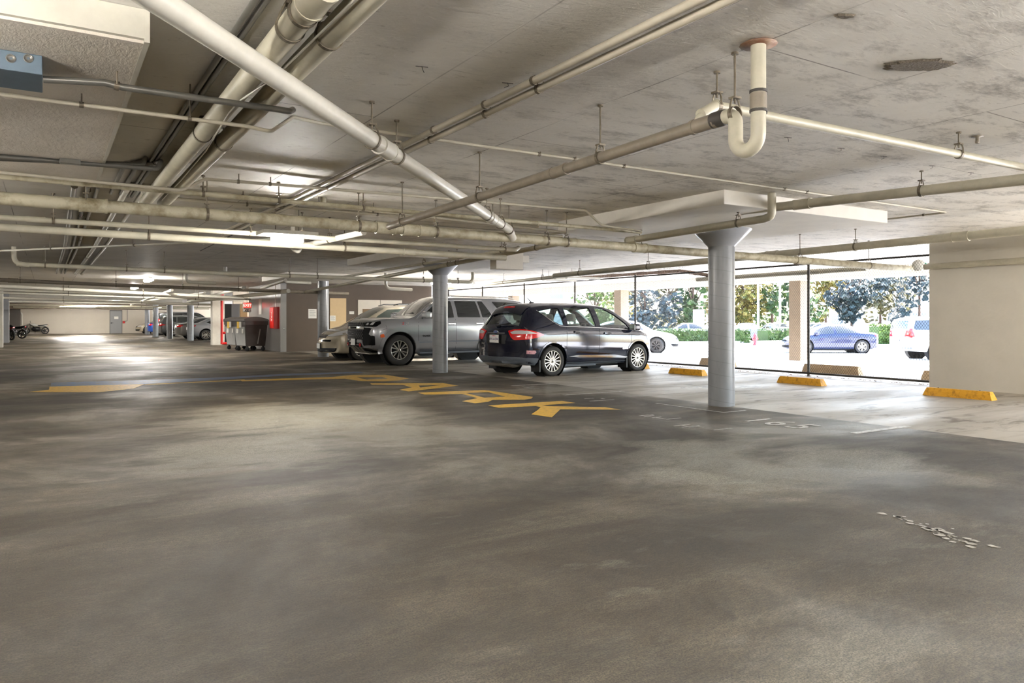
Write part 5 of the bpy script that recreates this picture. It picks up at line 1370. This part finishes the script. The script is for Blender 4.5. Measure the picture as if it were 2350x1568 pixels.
seams(t, B, [[(-.93, 1.06), (-.95, .75), (-.95, .36), (-.9, .29)], [(.06, 1.03), (.04, .7), (.02, .29)], [(1.12, .97), (1.06, .7), (.98, .45), (.95, .29)], [(-.95, .29), (.95, .285)], [(-1.75, .99), (-1.78, .75), (-1.74, .45)], [(-1.8, .77), (-2.0, .70), (-2.14, .66)]])
handles(t, B, [(-.62, .955), (.30, .915)], NAVY)
on(t, B, 'bumper_cladding', C['trimgrey'], [[(-.80, .30), (-.7, .265), (.7, .265), (.80, .30), (.84, .42), (-.84, .42)]], '-x', .012, .03, .06, .03)
for a in ('-y', '+y'): on(t, B, 'bumper_cladding', C['trimgrey'], [[(-2.17, .3), (-1.76, .25), (-1.74, .40), (-2.19, .43)]], a, .012, .03, .06)
on(t, B, 'high_brake_lamp', C['redlens'], [[(-.19, 1.475), (.19, 1.475), (.18, 1.505), (-.18, 1.505)]], '-x', .02, .03, .05)
mb = MB(); n = 14
for i in range(n + 1): pass
sp_ = on(t, B, 'roof_spoiler', NAVY, [[(-1.90, -.52), (-1.66, -.56), (-1.66, .56), (-1.90, .52)]], '+z', .018, .02, .08, .04)
mb = MB(); mb.tube([V((-2.12, .02, 1.105)), V((-2.125, -.2, 1.12)), V((-2.11, -.42, 1.15))], .013, 6); mb.bbox((-2.15, -.05, 1.075), (-2.06, .09, 1.115), .015); part(mb, 'rear_wiper', C['black'], t)
seams(t, B, [[(-.72, .60), (-.66, .52), (.66, .52), (.72, .60), (.70, .78)], [(-.72, .6), (-.70, .78)]], ('-x',))
on(t, B, 'tailgate_trim', C['chrome'], [[(-.30, .925), (.30, .925), (.30, .942), (-.30, .942)]], '-x', .008, .012, .05)
on(t, B, 'plate_recess', C['black'], [[(-.33, .70), (.33, .70), (.37, .90), (-.37, .90)]], '-x', .002, .004, .06, .03)
q = B.bvh.ray_cast(V((-5, 0, .80)), V((1, 0, 0)))[0]
PM = Matrix.Translation((q.x - .035, 0, .81)) @ Matrix.Rotation(R(-90), 4, 'Z')
po = plate(t, PM, '8YUA294', .32, .17)
mb = MB(); mb.from_bm(text_bm('California', .03, .001, .0008), PM @ Matrix.Translation((0, -.008, .062)) @ Matrix.Rotation(R(90), 4, 'X')); part(mb, 'plate_heading', C['redlens'], po)
q = B.bvh.ray_cast(V((-5, 0, .96)), V((1, 0, 0)))[0]
OM = Matrix.Translation((q.x - .012, 0, .96)) @ Matrix.Rotation(R(-90), 4, 'Y') @ Matrix.Scale(.42, 4, (1, 0, 0))
mb = MB(); mb.lathe([(.085, -.01), (.085, .004), (.075, .008)], 28, OM); mb.disc(.085, .004, 28, OM); o = part(mb, 'oval_badge', C['chrome'], t)
mb = MB(); mb.disc(.073, .009, 28, OM); part(mb, 'badge_field', mat('badge_blue', rgb(70, 84, 130), .3), o)
badge_text(t, B, 'Ford', .05, (-2.215, 0, .96), (0, -1, 0), (-1, 0, 0), C['chrome'], depth=.016)
badge_text(t, B, 'C-MAX', .062, (-2.2, .50, .585), (0, -1, 0), (-1, 0, 0), C['chrome'])
badge_text(t, B, 'Energi', .062, (-2.2, .50, .70), (0, -1, 0), (-1, 0, 0), C['chrome'])
badge_text(t, B, 'hybrid', .07, (.86, -.9, .56), (1, 0, 0), (0, -1, 0), C['chrome'])
on(t, B, 'bumper_sticker', mat('sticker_pink', rgb(206, 150, 156), .5, noise=.3, nscale=30), [[(-2.02, .50), (-1.84, .49), (-1.80, .53), (-1.83, .57), (-2.02, .575)]], '-y', .003, .004, .05)
mb = MB(); mb.tube([V((-1.2, 0, 1.62)), V((-1.32, 0, 1.72))], [.012, .006], 6); mb.bbox((-1.24, -.03, 1.6), (-1.14, .03, 1.625), .008); part(mb, 'aerial', C['black'], t)
mb = MB(); mb.lathe([(0, -.5), (.13, -.5), (.15, -.4), (.15, .4), (.13, .5), (0, .5)], 14, Matrix.Translation((-1.9, .12, .27)) @ Matrix.Rotation(R(90), 4, 'X') @ Matrix.Scale(.6, 4, (0, 1, 0))); part(mb, 'exhaust_box', C['alloy'], t)
for a, s in (('-y', -1), ('+y', 1)): on(t, B, 'headlamp', C['clearlens'], [[(1.62, .80), (1.95, .76), (2.1, .74), (2.05, .82), (1.8, .9), (1.66, .9)]], a, .006, .01, .05, .02)
# cabin
def seat(t, x, y, z, lean=R(14), w=.5):
    mb = MB(); mb.bbox((x - .25, y - w / 2, z), (x + .26, y + w / 2, z + .16), .05); o = part(mb, 'seat', C['seat'], t)
    M = Matrix.Translation((x - .22, y, z + .1)) @ Matrix.Rotation(-lean, 4, 'Y')
    mb = MB(); mb.bbox((-.07, -w / 2 + .02, 0), (.07, w / 2 - .02, .62), .05, M); part(mb, 'backrest', C['seat'], o)
    mb = MB(); mb.bbox((-.05, -.13, .68), (.06, .13, .86), .045, M); mb.tube([M @ V((0, -.06, .6)), M @ V((0, -.06, .7))], .008, 6); mb.tube([M @ V((0, .06, .6)), M @ V((0, .06, .7))], .008, 6); part(mb, 'headrest', C['seat'], o)
for y in (-.38, .38): seat(t, .05, y, .42)
for y in (-.42, .02, .42): seat(t, -.85, y, .45, w=.42)
mb = MB(); mb.bbox((.85, -.68, .6), (1.3, .68, .98), .06); part(mb, 'dashboard', C['black'], t)
mb = MB(); M = Matrix.Translation((.66, .38, .95)) @ Matrix.Rotation(R(-65), 4, 'Y'); mb.tube([M @ V((.18 * math.cos(a * PI / 12), .18 * math.sin(a * PI / 12), 0)) for a in range(25)], .014, 8, False); mb.tube([M @ V((-.18, 0, 0)), M @ V((.18, 0, 0))], .012, 6); part(mb, 'steering_wheel', C['black'], t)

# ---------------------------------------------------------------- the big grey off-road car
TAHOE = dict(
    top=[(-2.675, 1.15), (-2.64, 1.45), (-2.55, 1.74), (-2.42, 1.84), (-1.6, 1.915), (-.2, 1.93), (.35, 1.895), (.62, 1.79), (1.0, 1.53), (1.28, 1.345), (1.42, 1.305), (2.0, 1.30), (2.4, 1.275), (2.57, 1.235), (2.64, 1.18), (2.675, 1.09)],
    belt=[(-2.675, 1.05), (-2.5, 1.25), (0, 1.27), (1.25, 1.23), (2.0, 1.20), (2.5, 1.14), (2.675, .99)],
    bot=[(-2.675, .5), (-2.3, .38), (-1, .34), (2.0, .36), (2.4, .42), (2.675, .5)],
    w=[(-2.675, .93), (-2.4, .99), (-1, 1.01), (2.0, 1.01), (2.4, .99), (2.6, .955), (2.675, .91)],
    wr=[(-2.675, .8), (-2.4, .75), (-1, .755), (.3, .745), (.8, .78), (1.3, .87), (2.0, .88), (2.5, .84), (2.675, .72)],
    kf=.13, kr=.1, bf=.955, r=.415, rim=.262, tw=.275, track=.865, axles=(1.72, -1.35),
    side=[[(.02, 1.30), (1.05, 1.27), (.98, 1.36), (.55, 1.69), (.40, 1.755), (.06, 1.765)], [(-.1, 1.305), (-.06, 1.77), (-.75, 1.77), (-.86, 1.305)], [(-.92, 1.305), (-.82, 1.77), (-.98, 1.768), (-1.28, 1.33), (-1.2, 1.305)], [(-1.62, 1.36), (-1.32, 1.765), (-2.25, 1.735), (-2.44, 1.5), (-2.46, 1.36)]],
    screen=((1.25, 1.36, .76), (.48, 1.835, .64)), rear_screen=((-2.655, 1.35, .7), (-2.56, 1.72, .62)))
GREY = paint('mid_grey_metallic_paint', rgb(160, 161, 164), .5, .24)
t, B = car('suv_car', 'large grey off-road car facing the driving lane beside the second column', (9.98, 20.12, 0), R(180), TAHOE, GREY, False, style='pair', spokes=6, glass=C['glass_dark'])
t.scale = (1, 1, 1.02)
C['blackgloss'] = mat('gloss_black_trim', rgb(14, 14, 15), .6, spec=.15)
on(t, B, 'grille_surround', C['blackgloss'], [[(-.72, .68), (.72, .68), (.93, 1.02), (.93, 1.16), (-.93, 1.16), (-.93, 1.02)]], '+x', .004, .015, .07, .03)
mb = MB()
gr = on(t, B, 'grille_bar', C['chrome'], [[(-.64, .98), (.64, .98), (.64, 1.05), (-.64, 1.05)]], '+x', .02, .03, .07, .01)
badge_text(t, B, 'CHEVROLET', .075, (2.7, 0, 1.015), (0, 1, 0), (1, 0, 0), C['blackgloss'], 'grille_lettering', .045)
def mesh_grille(y0, y1, z0, z1, nx, nz):
    mb = MB()
    for i in range(nx):
        for j in range(nz):
            y = y0 + (y1 - y0) * (i + (.5 if j % 2 == 0 else 0) + .25) / nx; z = z0 + (z1 - z0) * (j + .5) / nz
            loc = B.bvh.ray_cast(V((6, y, z)), V((-1, 0, 0)))[0]
            if loc is None: continue
            a, b = (y1 - y0) / nx * .36, (z1 - z0) / nz * .34
            mb.tube([loc + V((.02, a * math.cos(k * PI / 3), b * math.sin(k * PI / 3))) for k in range(7)], .006, 4, False)
    return mb
part(mesh_grille(-.62, .62, 1.065, 1.16, 12, 2), 'grille_mesh', C['alloy_dark'], t)
part(mesh_grille(-.60, .60, .72, .965, 11, 5), 'grille_mesh', C['alloy_dark'], t)
for s in (-1, 1):
    S = lambda P: [(s * y, z) for y, z in P]
    h = on(t, B, 'headlamp', C['blackgloss'], [S([(.60, 1.07), (.95, 1.06), (.95, 1.17), (.66, 1.17)])], '+x', .01, .02, .05, .02)
    on(t, B, 'lamp_lens', C['clearlens'], [S([(.70, 1.09), (.80, 1.09), (.80, 1.15), (.74, 1.15)]), S([(.84, 1.09), (.92, 1.09), (.92, 1.16), (.88, 1.16)])], '+x', .016, .006, .04, parent=h)
    on(t, B, 'daytime_lamp', C['clearlens'], [S([(.66, 1.03), (.93, 1.02), (.93, 1.04), (.66, 1.05)])], '+x', .016, .02, .05, parent=h)
    on(t, B, 'side_intake', C['blackgloss'], [S([(.58, .54), (.93, .56), (.93, .80), (.74, .90), (.60, .92)])], '+x', .008, .02, .05, .03)
    on(t, B, 'side_intake', C['blackgloss'], [[(2.42, .56), (2.52, .55), (2.52, .82), (2.44, .80)]], '+y' if s > 0 else '-y', .008, .02, .04, .02)
    on(t, B, 'bumper_trim', GREY, [S([(.30, .66), (.52, .66), (.60, .50), (.90, .50), (.90, .545), (.62, .545), (.55, .70), (.30, .70)])], '+x', .03, .04, .05)
    a = '+y' if s > 0 else '-y'
    on(t, B, 'headlamp', C['blackgloss'], [[(2.26, 1.13), (2.4, 1.05), (2.53, 1.04), (2.53, 1.15), (2.26, 1.20)]], a, .008, .02, .05, .02)
    on(t, B, 'side_marker', C['amber'], [[(2.17, .77), (2.29, .76), (2.29, .84), (2.2, .86)]], a, .03, .03, .04, .015)
    for ax in TAHOE['axles']: on(t, B, 'wheel_arch_flare', GREY, [ring_sector(ax, .425, .49, .60, R(-8), R(188), 22)], a, .03, .05, .06)
    mirror(t, .98, 1.12, 1.36, s, GREY, 1.2)
    mb = MB(); mb.bbox((-.82, min(s * .86, s * 1.04), .30), (1.14, max(s * .86, s * 1.04), .36), .015); part(mb, 'running_board', C['trimgrey'], t)
    mb = MB(); mb.tube([V((.2, s * .66, 1.875)), V((.0, s * .69, 1.915)), V((-2.0, s * .69, 1.90)), V((-2.2, s * .67, 1.86))], .018, 8); part(mb, 'roof_rail', C['alloy'], t)
    on(t, B, 'tail_lamp', C['redlens'], [[(s * .74, .95), (s * .95, .95), (s * .9, 1.35), (s * .76, 1.35)]], '-x', .01, .02, .05, .02)
    on(t, B, 'window_trim', C['chrome'], [ribbon([(1.2, 1.25), (.62, 1.725), (.42, 1.79), (-1.0, 1.80)], .018)], a, .008, .012, .07)
    on(t, B, 'side_moulding', C['trimgrey'], [ribbon([(1.16, .62), (-.8, .64)], .03)], a, .012, .02, .1)
on(t, B, 'lower_bumper', C['blackgloss'], [[(-.52, .50), (.52, .50), (.58, .62), (-.58, .62)]], '+x', .005, .02, .06)
mb = MB(); 
for k in range(4): mb.tube([V((2.68 - .03 * abs(k - 1.5), -.36 + k * .24, .52)), V((2.52, -.34 + k * .23, .38)), V((2.3, -.32 + k * .22, .33))], .035, 6)
mb.bbox((2.1, -.55, .30), (2.45, .55, .335), .012); part(mb, 'skid_plate', C['alloy'], t)
for s in (-1, 1):
    mb = MB(); mb.tube([V((2.68, s * .48 + .04 * math.cos(a), .56 + .04 * math.sin(a))) for a in [k * PI / 6 for k in range(13)]], .012, 6, False); part(mb, 'tow_hook', C['red'], t)
q = B.bvh.ray_cast(V((6, 0, .62)), V((-1, 0, 0)))[0]
plate(t, Matrix.Translation((q.x + .03, 0.0, .63)) @ Matrix.Rotation(R(90), 4, 'Z'), '', .32, .17)
seams(t, B, [[(1.15, 1.25), (1.17, .9), (1.14, .42)], [(-.02, 1.25), (-.04, .8), (-.02, .4)], [(-.95, 1.25), (-1.0, .9)], [(1.14, .42), (-.8, .42)], [(2.15, 1.16), (2.1, 1.0), (2.28, .95)]])
handles(t, B, [(.12, 1.12), (-.80, 1.13)], C['chrome'], .24)
badge_text(t, B, 'TAHOE', .075, (.92, 1.0, .79), (-1, 0, 0), (0, 1, 0), C['blackgloss'])
badge_text(t, B, 'Z', .1, (1.62, 1.0, 1.13), (-1, 0, 0), (0, 1, 0), C['red'])
badge_text(t, B, '71', .1, (1.49, 1.0, 1.13), (-1, 0, 0), (0, 1, 0), C['chrome'])
mb = MB(); mb.tube([V((1.2, -.5, 1.37)), V((1.17, .1, 1.4)), V((1.12, .55, 1.43))], .012, 5); part(mb, 'wiper', C['black'], t)

# ---------------------------------------------------------------- the beige minivan
VAN = dict(
    top=[(-2.54, 1.05), (-2.5, 1.35), (-2.3, 1.66), (-1.8, 1.735), (0, 1.75), (.45, 1.71), (.8, 1.58), (1.3, 1.3), (1.62, 1.12), (1.75, 1.07), (2.2, .92), (2.42, .78), (2.54, .62)],
    belt=[(-2.54, .95), (-2.2, 1.12), (0, 1.1), (1.4, 1.02), (1.9, .9), (2.3, .76), (2.54, .55)],
    bot=[(-2.54, .35), (-2, .24), (0, .2), (2, .2), (2.54, .24)], w=[(-2.54, .88), (-2.2, .96), (0, .985), (1.5, .97), (2.1, .93), (2.4, .83), (2.54, .66)],
    wr=[(-2.54, .78), (-2, .7), (0, .72), (.5, .70), (1.2, .76), (1.7, .84), (2.2, .72), (2.54, .5)], kf=.34, kr=.12, r=.335, rim=.21, tw=.215, track=.82, axles=(1.5, -1.53),
    side=[[(.02, 1.13), (1.25, 1.06), (.9, 1.38), (.55, 1.58), (.04, 1.62)], [(-.08, 1.13), (-.06, 1.63), (-1.15, 1.63), (-1.2, 1.14)], [(-1.3, 1.14), (-1.25, 1.62), (-2.15, 1.58), (-2.3, 1.2)]],
    screen=((1.55, 1.17, .7), (.62, 1.65, .58)), rear_screen=((-2.52, 1.2, .66), (-2.36, 1.6, .58)))
BEIGE = paint('beige_metallic_paint', rgb(196, 187, 168), .4, .26)
t, B = car('minivan_car', 'beige minivan facing the driving lane beyond the large grey car', (9.82, 23.2, 0), R(180), VAN, BEIGE, False, glass=C['glass_green'], spokes=7)
def front_kit(t, B, sp, hl, grille, inta, platez, xf, hl_side=None, m=None):
    for s in (-1, 1):
        on(t, B, 'headlamp', C['clearlens'], [[(s * y, z) for y, z in hl]], '+x', .006, .012, .05, .03)
        if hl_side: on(t, B, 'headlamp', C['clearlens'], [hl_side], '+y' if s > 0 else '-y', .006, .012, .05, .03)
    g = on(t, B, 'grille', C['blackgloss'], [grille], '+x', .006, .012, .05, .02)
    on(t, B, 'air_intake', C['blackgloss'], [inta], '+x', .006, .012, .05, .03)
    if platez:
        q = B.bvh.ray_cast(V((6, 0, platez)), V((-1, 0, 0)))[0]; plate(t, Matrix.Translation((q.x + .025, 0, platez)) @ Matrix.Rotation(R(90), 4, 'Z'), '')
front_kit(t, B, VAN, [(.44, .76), (.82, .80), (.86, .93), (.66, .89)], [(-.34, .70), (.34, .70), (.38, .79), (-.38, .79)], [(-.62, .26), (.62, .26), (.68, .38), (-.68, .38)], .44, 0, [(1.85, .86), (2.3, .74), (2.42, .75), (2.2, .86), (1.86, .97)])
for k in range(4):
    z = .275 + k * .03; on(t, B, 'intake_slat', C['trimgrey'], [[(-.6, z), (.6, z), (.6, z + .009), (-.6, z + .009)]], '+x', .012, .014, .08)
on(t, B, 'grille_bar', C['chrome'], [[(-.36, .735), (.36, .735), (.36, .755), (-.36, .755)]], '+x', .012, .02, .06)
for s in (-1, 1): on(t, B, 'bumper_slot', C['blackgloss'], [[(s * .22, .585), (s * .52, .575), (s * .56, .635), (s * .2, .645)]], '+x', .004, .008, .05, .02)
for s in (-1, 1):
    on(t, B, 'indicator', C['amber'], [[(1.78, .88), (1.88, .86), (1.88, .95), (1.79, .98)]], '+y' if s > 0 else '-y', .008, .012, .04)
    mirror(t, 1.15, 1.06, 1.12, s, BEIGE, 1.1)
    mb = MB(); mb.tube([V((.3, s * .64, 1.73)), V((.1, s * .66, 1.78)), V((-1.7, s * .66, 1.78)), V((-1.9, s * .64, 1.72))], .018, 8); part(mb, 'roof_rail', C['black'], t)
seams(t, B, [[(1.3, 1.05), (1.2, .7), (1.1, .28)], [(-.03, 1.1), (-.03, .28)], [(-1.25, 1.1), (-1.3, .6)]])
on(t, B, 'hood_gap', C['dark'], [ribbon([(1.6, .84), (2.0, .72), (2.38, .5)], .01), ribbon([(1.6, -.84), (2.0, -.72), (2.38, -.5)], .01)], '+z', .0015, .004, .08)

# ---------------------------------------------------------------- other cars, in the garage and outside
SEDAN = dict(
    top=[(-2.3, .80), (-2.27, .97), (-2.1, 1.03), (-1.72, 1.075), (-1.35, 1.23), (-.95, 1.38), (-.4, 1.445), (.1, 1.44), (.5, 1.36), (.95, 1.13), (1.22, 1.0), (1.35, .965), (1.95, .85), (2.18, .73), (2.3, .58)],
    belt=[(-2.3, .74), (-2.1, .93), (-1.6, .98), (0, .94), (1.2, .89), (1.9, .77), (2.3, .52)], bot=[(-2.3, .3), (-1.9, .22), (0, .19), (2, .19), (2.3, .24)],
    w=[(-2.3, .78), (-2.05, .87), (-1, .9), (1, .9), (1.9, .86), (2.18, .77), (2.3, .62)], wr=[(-2.3, .66), (-1.75, .68), (-1, .58), (0, .59), (.5, .58), (1.25, .74), (2.3, .48)],
    kf=.3, kr=.2, r=.33, rim=.225, tw=.21, track=.77, axles=(1.37, -1.33),
    side=[[(-1.3, 1.09), (-1.05, 1.015), (-.12, .985), (-.1, 1.37), (-.55, 1.36), (-.95, 1.26)], [(.0, .98), (1.0, .95), (.72, 1.12), (.42, 1.28), (.2, 1.355), (.02, 1.37)]],
    screen=((1.2, 1.02, .62), (.48, 1.36, .51)), rear_screen=((-1.68, 1.1, .58), (-1.02, 1.355, .49)))
def rear_kit(t, B, lamp, side, platez, txt='', m=None):
    for s in (-1, 1):
        on(t, B, 'tail_lamp', C['redlens'], [[(s * y, z) for y, z in lamp]], '-x', .006, .015, .05, .02)
        on(t, B, 'tail_lamp', C['redlens'], [side], '+y' if s > 0 else '-y', .006, .015, .05, .02)
    if platez:
        q = B.bvh.ray_cast(V((-6, 0, platez)), V((1, 0, 0)))[0]; plate(t, Matrix.Translation((q.x - .022, 0, platez)) @ Matrix.Rotation(R(-90), 4, 'Z'), txt)
def sedan(label, loc, rz, m, group=None, front=True, style='pair', spokes=5, steer=0.0, rim=None):
    t, B = car('sedan_car', label, loc, rz, SEDAN, m, False, group=group, style=style, spokes=spokes, steer=steer, rim=rim)
    rear_kit(t, B, [(.46, .80), (.84, .78), (.8, .95), (.5, .94)], [(-2.22, .80), (-1.95, .86), (-1.92, .94), (-2.2, .93)], .72)
    front_kit(t, B, SEDAN, [(.45, .62), (.8, .64), (.82, .74), (.55, .70)], [(-.38, .58), (.38, .58), (.42, .67), (-.42, .67)], [(-.55, .27), (.55, .27), (.6, .4), (-.6, .4)], 0, 0, [(1.75, .70), (2.15, .62), (2.22, .66), (1.95, .76)])
    seams(t, B, [[(-.06, .97), (-.06, .27)], [(1.12, .93), (1.1, .6), (1.0, .27)], [(-1.1, .98), (-1.15, .7), (-.98, .4)]]); handles(t, B, [(-.72, .87), (.2, .85)], m)
    for s in (-1, 1): mirror(t, .88, .95, .98, s, m)
    return t, B
sedan('silver grey sedan just right of the first far round column', (9.75, 50.5, 0), 0, paint('silver_paint', rgb(170, 172, 178), .6), style='pair', spokes=5)
sedan('dark silver car with red tail lamps between two far round columns', (9.5, 54.0, 0), 0, paint('dark_silver_paint', rgb(120, 116, 110), .5))
sedan('blue car parked near the far cream wall', (9.55, 70.6, 0), 0, paint('bright_blue_paint', rgb(34, 84, 178), .3))
sedan('beige car nose-out by the far cream wall', (9.3, 77.6, 0), R(180), paint('sand_paint', rgb(184, 172, 150), .4))
HATCH = dict(CMAX)
t, B = car('hatchback_car', 'dark grey hatchback beyond the dark round column', (9.4, 63.2, 0), 0, HATCH, paint('charcoal_paint', rgb(98, 98, 98), .4), False, spokes=7, style='pair')
rear_kit(t, B, [(.5, .82), (.86, .80), (.86, .99), (.55, 1.0)], [(-2.16, .82), (-1.7, .88), (-2.1, 1.0)], .75)
SUV = dict(TAHOE)
t, B = car('suv_car', 'black off-road car behind the dark grey hatchback', (10.2, 66.9, 0), 0, TAHOE, paint('black_paint', rgb(26, 26, 28), .3), False, spokes=6, style='pair')
rear_kit(t, B, [(.74, .95), (.95, .95), (.9, 1.35), (.76, 1.35)], [(-2.66, .95), (-2.45, .98), (-2.5, 1.35), (-2.6, 1.35)], .95)
def face(px, d, ang):
    """standing on the lot at this bearing and depth; ang turns the nose from picture right towards away"""
    p = at_d(px, HZ, d); h = RT * math.cos(ang) + FW * math.sin(ang)
    return (p.x, p.y, gz(p.x)), math.atan2(h.y, h.x)
loc, rz = face(1902, 38, R(180 - 6))
sedan('blue sedan parked outside, behind the dark fence post', loc, rz, paint('royal_blue_paint', rgb(22, 30, 62), .4), style='pair', spokes=6)
loc, rz = face(1440, 34.5, R(-14))
sedan('white car outside whose front wheel shows past the dark navy hatchback', loc, rz, paint('white_paint_car', rgb(226, 228, 232), .05), style='pair', spokes=7, steer=R(-22), rim=C['alloy_dark'])
RUN = dict(TAHOE); RUN['side'] = TAHOE['side'][:2] + [[(-.95, 1.305), (-.85, 1.77), (-2.3, 1.735), (-2.45, 1.4), (-2.4, 1.32)]]
loc, rz = face(2190, 31.5, R(1))
WH = paint('white_paint_suv', rgb(232, 232, 228), .0)
t, B = car('suv_car', 'white off-road car outside, cut off by the white wall', loc, rz, RUN, WH, False, spokes=6, style='pair')
t.scale = (.9, .93, .95)
rear_kit(t, B, [(.76, 1.0), (.95, .98), (.9, 1.38), (.8, 1.38)], [(-2.66, 1.0), (-2.42, 1.02), (-2.5, 1.32), (-2.62, 1.3)], .85)
on(t, B, 'rear_bumper', C['trimgrey'], [[(-.9, .5), (.9, .5), (.93, .58), (-.93, .58)]], '-x', .02, .04, .08)
seams(t, B, [[(-.05, 1.28), (-.05, .45)], [(1.1, 1.25), (1.1, .5)]]); handles(t, B, [(.1, 1.12), (-.8, 1.12)], WH, .24)
for i, (px, d, a, c) in enumerate(((1575, 59, 175, (226, 226, 226)), (1712, 60.5, 84, (120, 126, 140)), (1778, 60.5, 97, (214, 214, 214)), (1880, 62.5, 178, (230, 230, 230)))):
    loc, rz = face(px, d, R(a))
    t, B = car('sedan_car', ('white car far beyond the hedge, left of the nearest column', 'grey car far beyond the hedge, above the red hydrant', 'pale car far beyond the hedge, left of the tan square pillar', 'white car far beyond the hedge, above the blue sedan')[i], loc, rz, SEDAN, paint('far_car_%d' % i, rgb(*c), .1), False, group='cars beyond the hedge', spokes=5)

# ---------------------------------------------------------------- motorcycles
def motorcycle(label, loc, rz, mtank, mseat=None):
    t = thing('motorcycle', label, 'motorcycle', loc, rz)
    for x in (.72, -.72):
        M = Matrix.Translation((x, 0, .31)) @ Matrix.Rotation(R(90), 4, 'X')
        mb = MB(); mb.lathe([(.24, -.05), (.29, -.065), (.31, -.03), (.31, .03), (.29, .065), (.24, .05), (.24, -.05)], 32, M); w = part(mb, 'wheel', C['tyre'], t)
        mb = MB(); mb.lathe([(.245, -.03), (.215, -.03), (.215, .03), (.245, .03)], 28, M)
        for k in range(5):
            Q = M @ Matrix.Rotation(2 * PI * k / 5, 4, 'Z'); mb.box((.03, -.018, -.015), (.225, .018, .015), Q)
        mb.lathe([(0, -.05), (.05, -.05), (.05, .05), (0, .05)], 14, M); part(mb, 'rim', C['alloy_dark'], w)
        mb = MB(); mb.lathe([(.13, .06), (.13, .066), (.06, .066), (.06, .06)], 20, M); part(mb, 'brake_disc', C['alloy'], w)
    mb = MB()
    for s in (-1, 1): mb.tube([V((.72, s * .09, .31)), V((.48, s * .09, .86)), V((.44, s * .09, .95))], .026, 8)
    part(mb, 'fork', C['alloy'], t)
    mb = MB(); mb.tube([V((.36, -.36, 1.0)), V((.42, -.2, .99)), V((.44, 0, .97)), V((.42, .2, .99)), V((.36, .36, 1.0))], .014, 8)
    for s in (-1, 1): mb.tube([V((.4, s * .25, 1.0)), V((.42, s * .34, 1.12))], .006, 5); mb.cbox((.41, s * .36, 1.15), (.02, .1, .06))
    part(mb, 'handlebar', C['black'], t)
    mb = MB(); mb.lathe([(0, -.08), (.07, -.06), (.09, .02), (.085, .05), (0, .06)], 18, Matrix.Translation((.56, 0, .86)) @ Matrix.Rotation(R(90), 4, 'Y')); part(mb, 'headlamp', C['chrome'], t)
    def blob(rings, m, nm):
        mb = MB(); n = 14
        vs = [V((x, w * math.cos(2 * PI * k / n), z + h * math.sin(2 * PI * k / n))) for x, z, w, h in rings for k in range(n)]
        mb.add(vs, [(i * n + k, i * n + (k + 1) % n, (i + 1) * n + (k + 1) % n, (i + 1) * n + k) for i in range(len(rings) - 1) for k in range(n)] + [tuple(range(n))[::-1], tuple(range((len(rings) - 1) * n, len(rings) * n))], True)
        return part(mb, nm, m, t)
    blob([(.40, .84, .05, .04), (.3, .85, .13, .1), (.1, .83, .15, .12), (-.1, .78, .11, .09), (-.2, .75, .06, .05)], mtank, 'fuel_tank')
    blob([(-.12, .77, .08, .03), (-.3, .76, .13, .04), (-.6, .80, .12, .04), (-.85, .86, .08, .03), (-.92, .88, .03, .02)], mseat or C['black'], 'seat')
    blob([(-.3, .70, .08, .05), (-.6, .73, .1, .06), (-.88, .8, .05, .04)], mtank, 'tail_panel')
    blob([(.3, .45, .08, .1), (.2, .45, .17, .2), (-.1, .45, .19, .22), (-.3, .45, .14, .16), (-.36, .45, .06, .08)], C['alloy_dark'], 'engine')
    blob([(-.4, .74, .06, .03), (-.72, .66, .08, .03), (-.98, .52, .08, .03)], C['black'], 'rear_fender')
    mb = MB()
    for s in (-1, 1): mb.tube([V((.42, s * .05, .88)), V((.1, s * .16, .62)), V((-.3, s * .14, .42)), V((-.72, s * .11, .31))], .022, 8)
    mb.tube([V((.42, 0, .85)), V((.3, 0, .4)), V((.0, 0, .26))], .024, 8); part(mb, 'frame', C['black'], t)
    mb = MB(); mb.tube([V((.25, -.14, .4)), V((.1, -.18, .25)), V((-.3, -.18, .26)), V((-.8, -.2, .42))], [.025, .03, .045, .05], 10); part(mb, 'exhaust', C['chrome'], t)
    mb = MB(); mb.cbox((-.94, 0, .8), (.03, .12, .06)); part(mb, 'tail_lamp', C['redlens'], t)
    mb = MB(); mb.tube([V((0, .12, .3)), V((.05, .3, .0))], .014, 6); part(mb, 'side_stand', C['black'], t)
    return t
p = at_d(82, HZ, 67)
motorcycle('black and white motorcycle standing alone against the far cream wall', (p.x, p.y, 0), R(178), paint('bike_white', rgb(220, 218, 210), .1))
motorcycle('motorcycle with a red tank at the extreme left by the piers', (-2.22, 56.2, 0), R(120), paint('bike_red', rgb(150, 26, 26), .2))
motorcycle('black motorcycle beside the red one at the far left', (-2.05, 60.5, 0), R(150), C['blackgloss'])
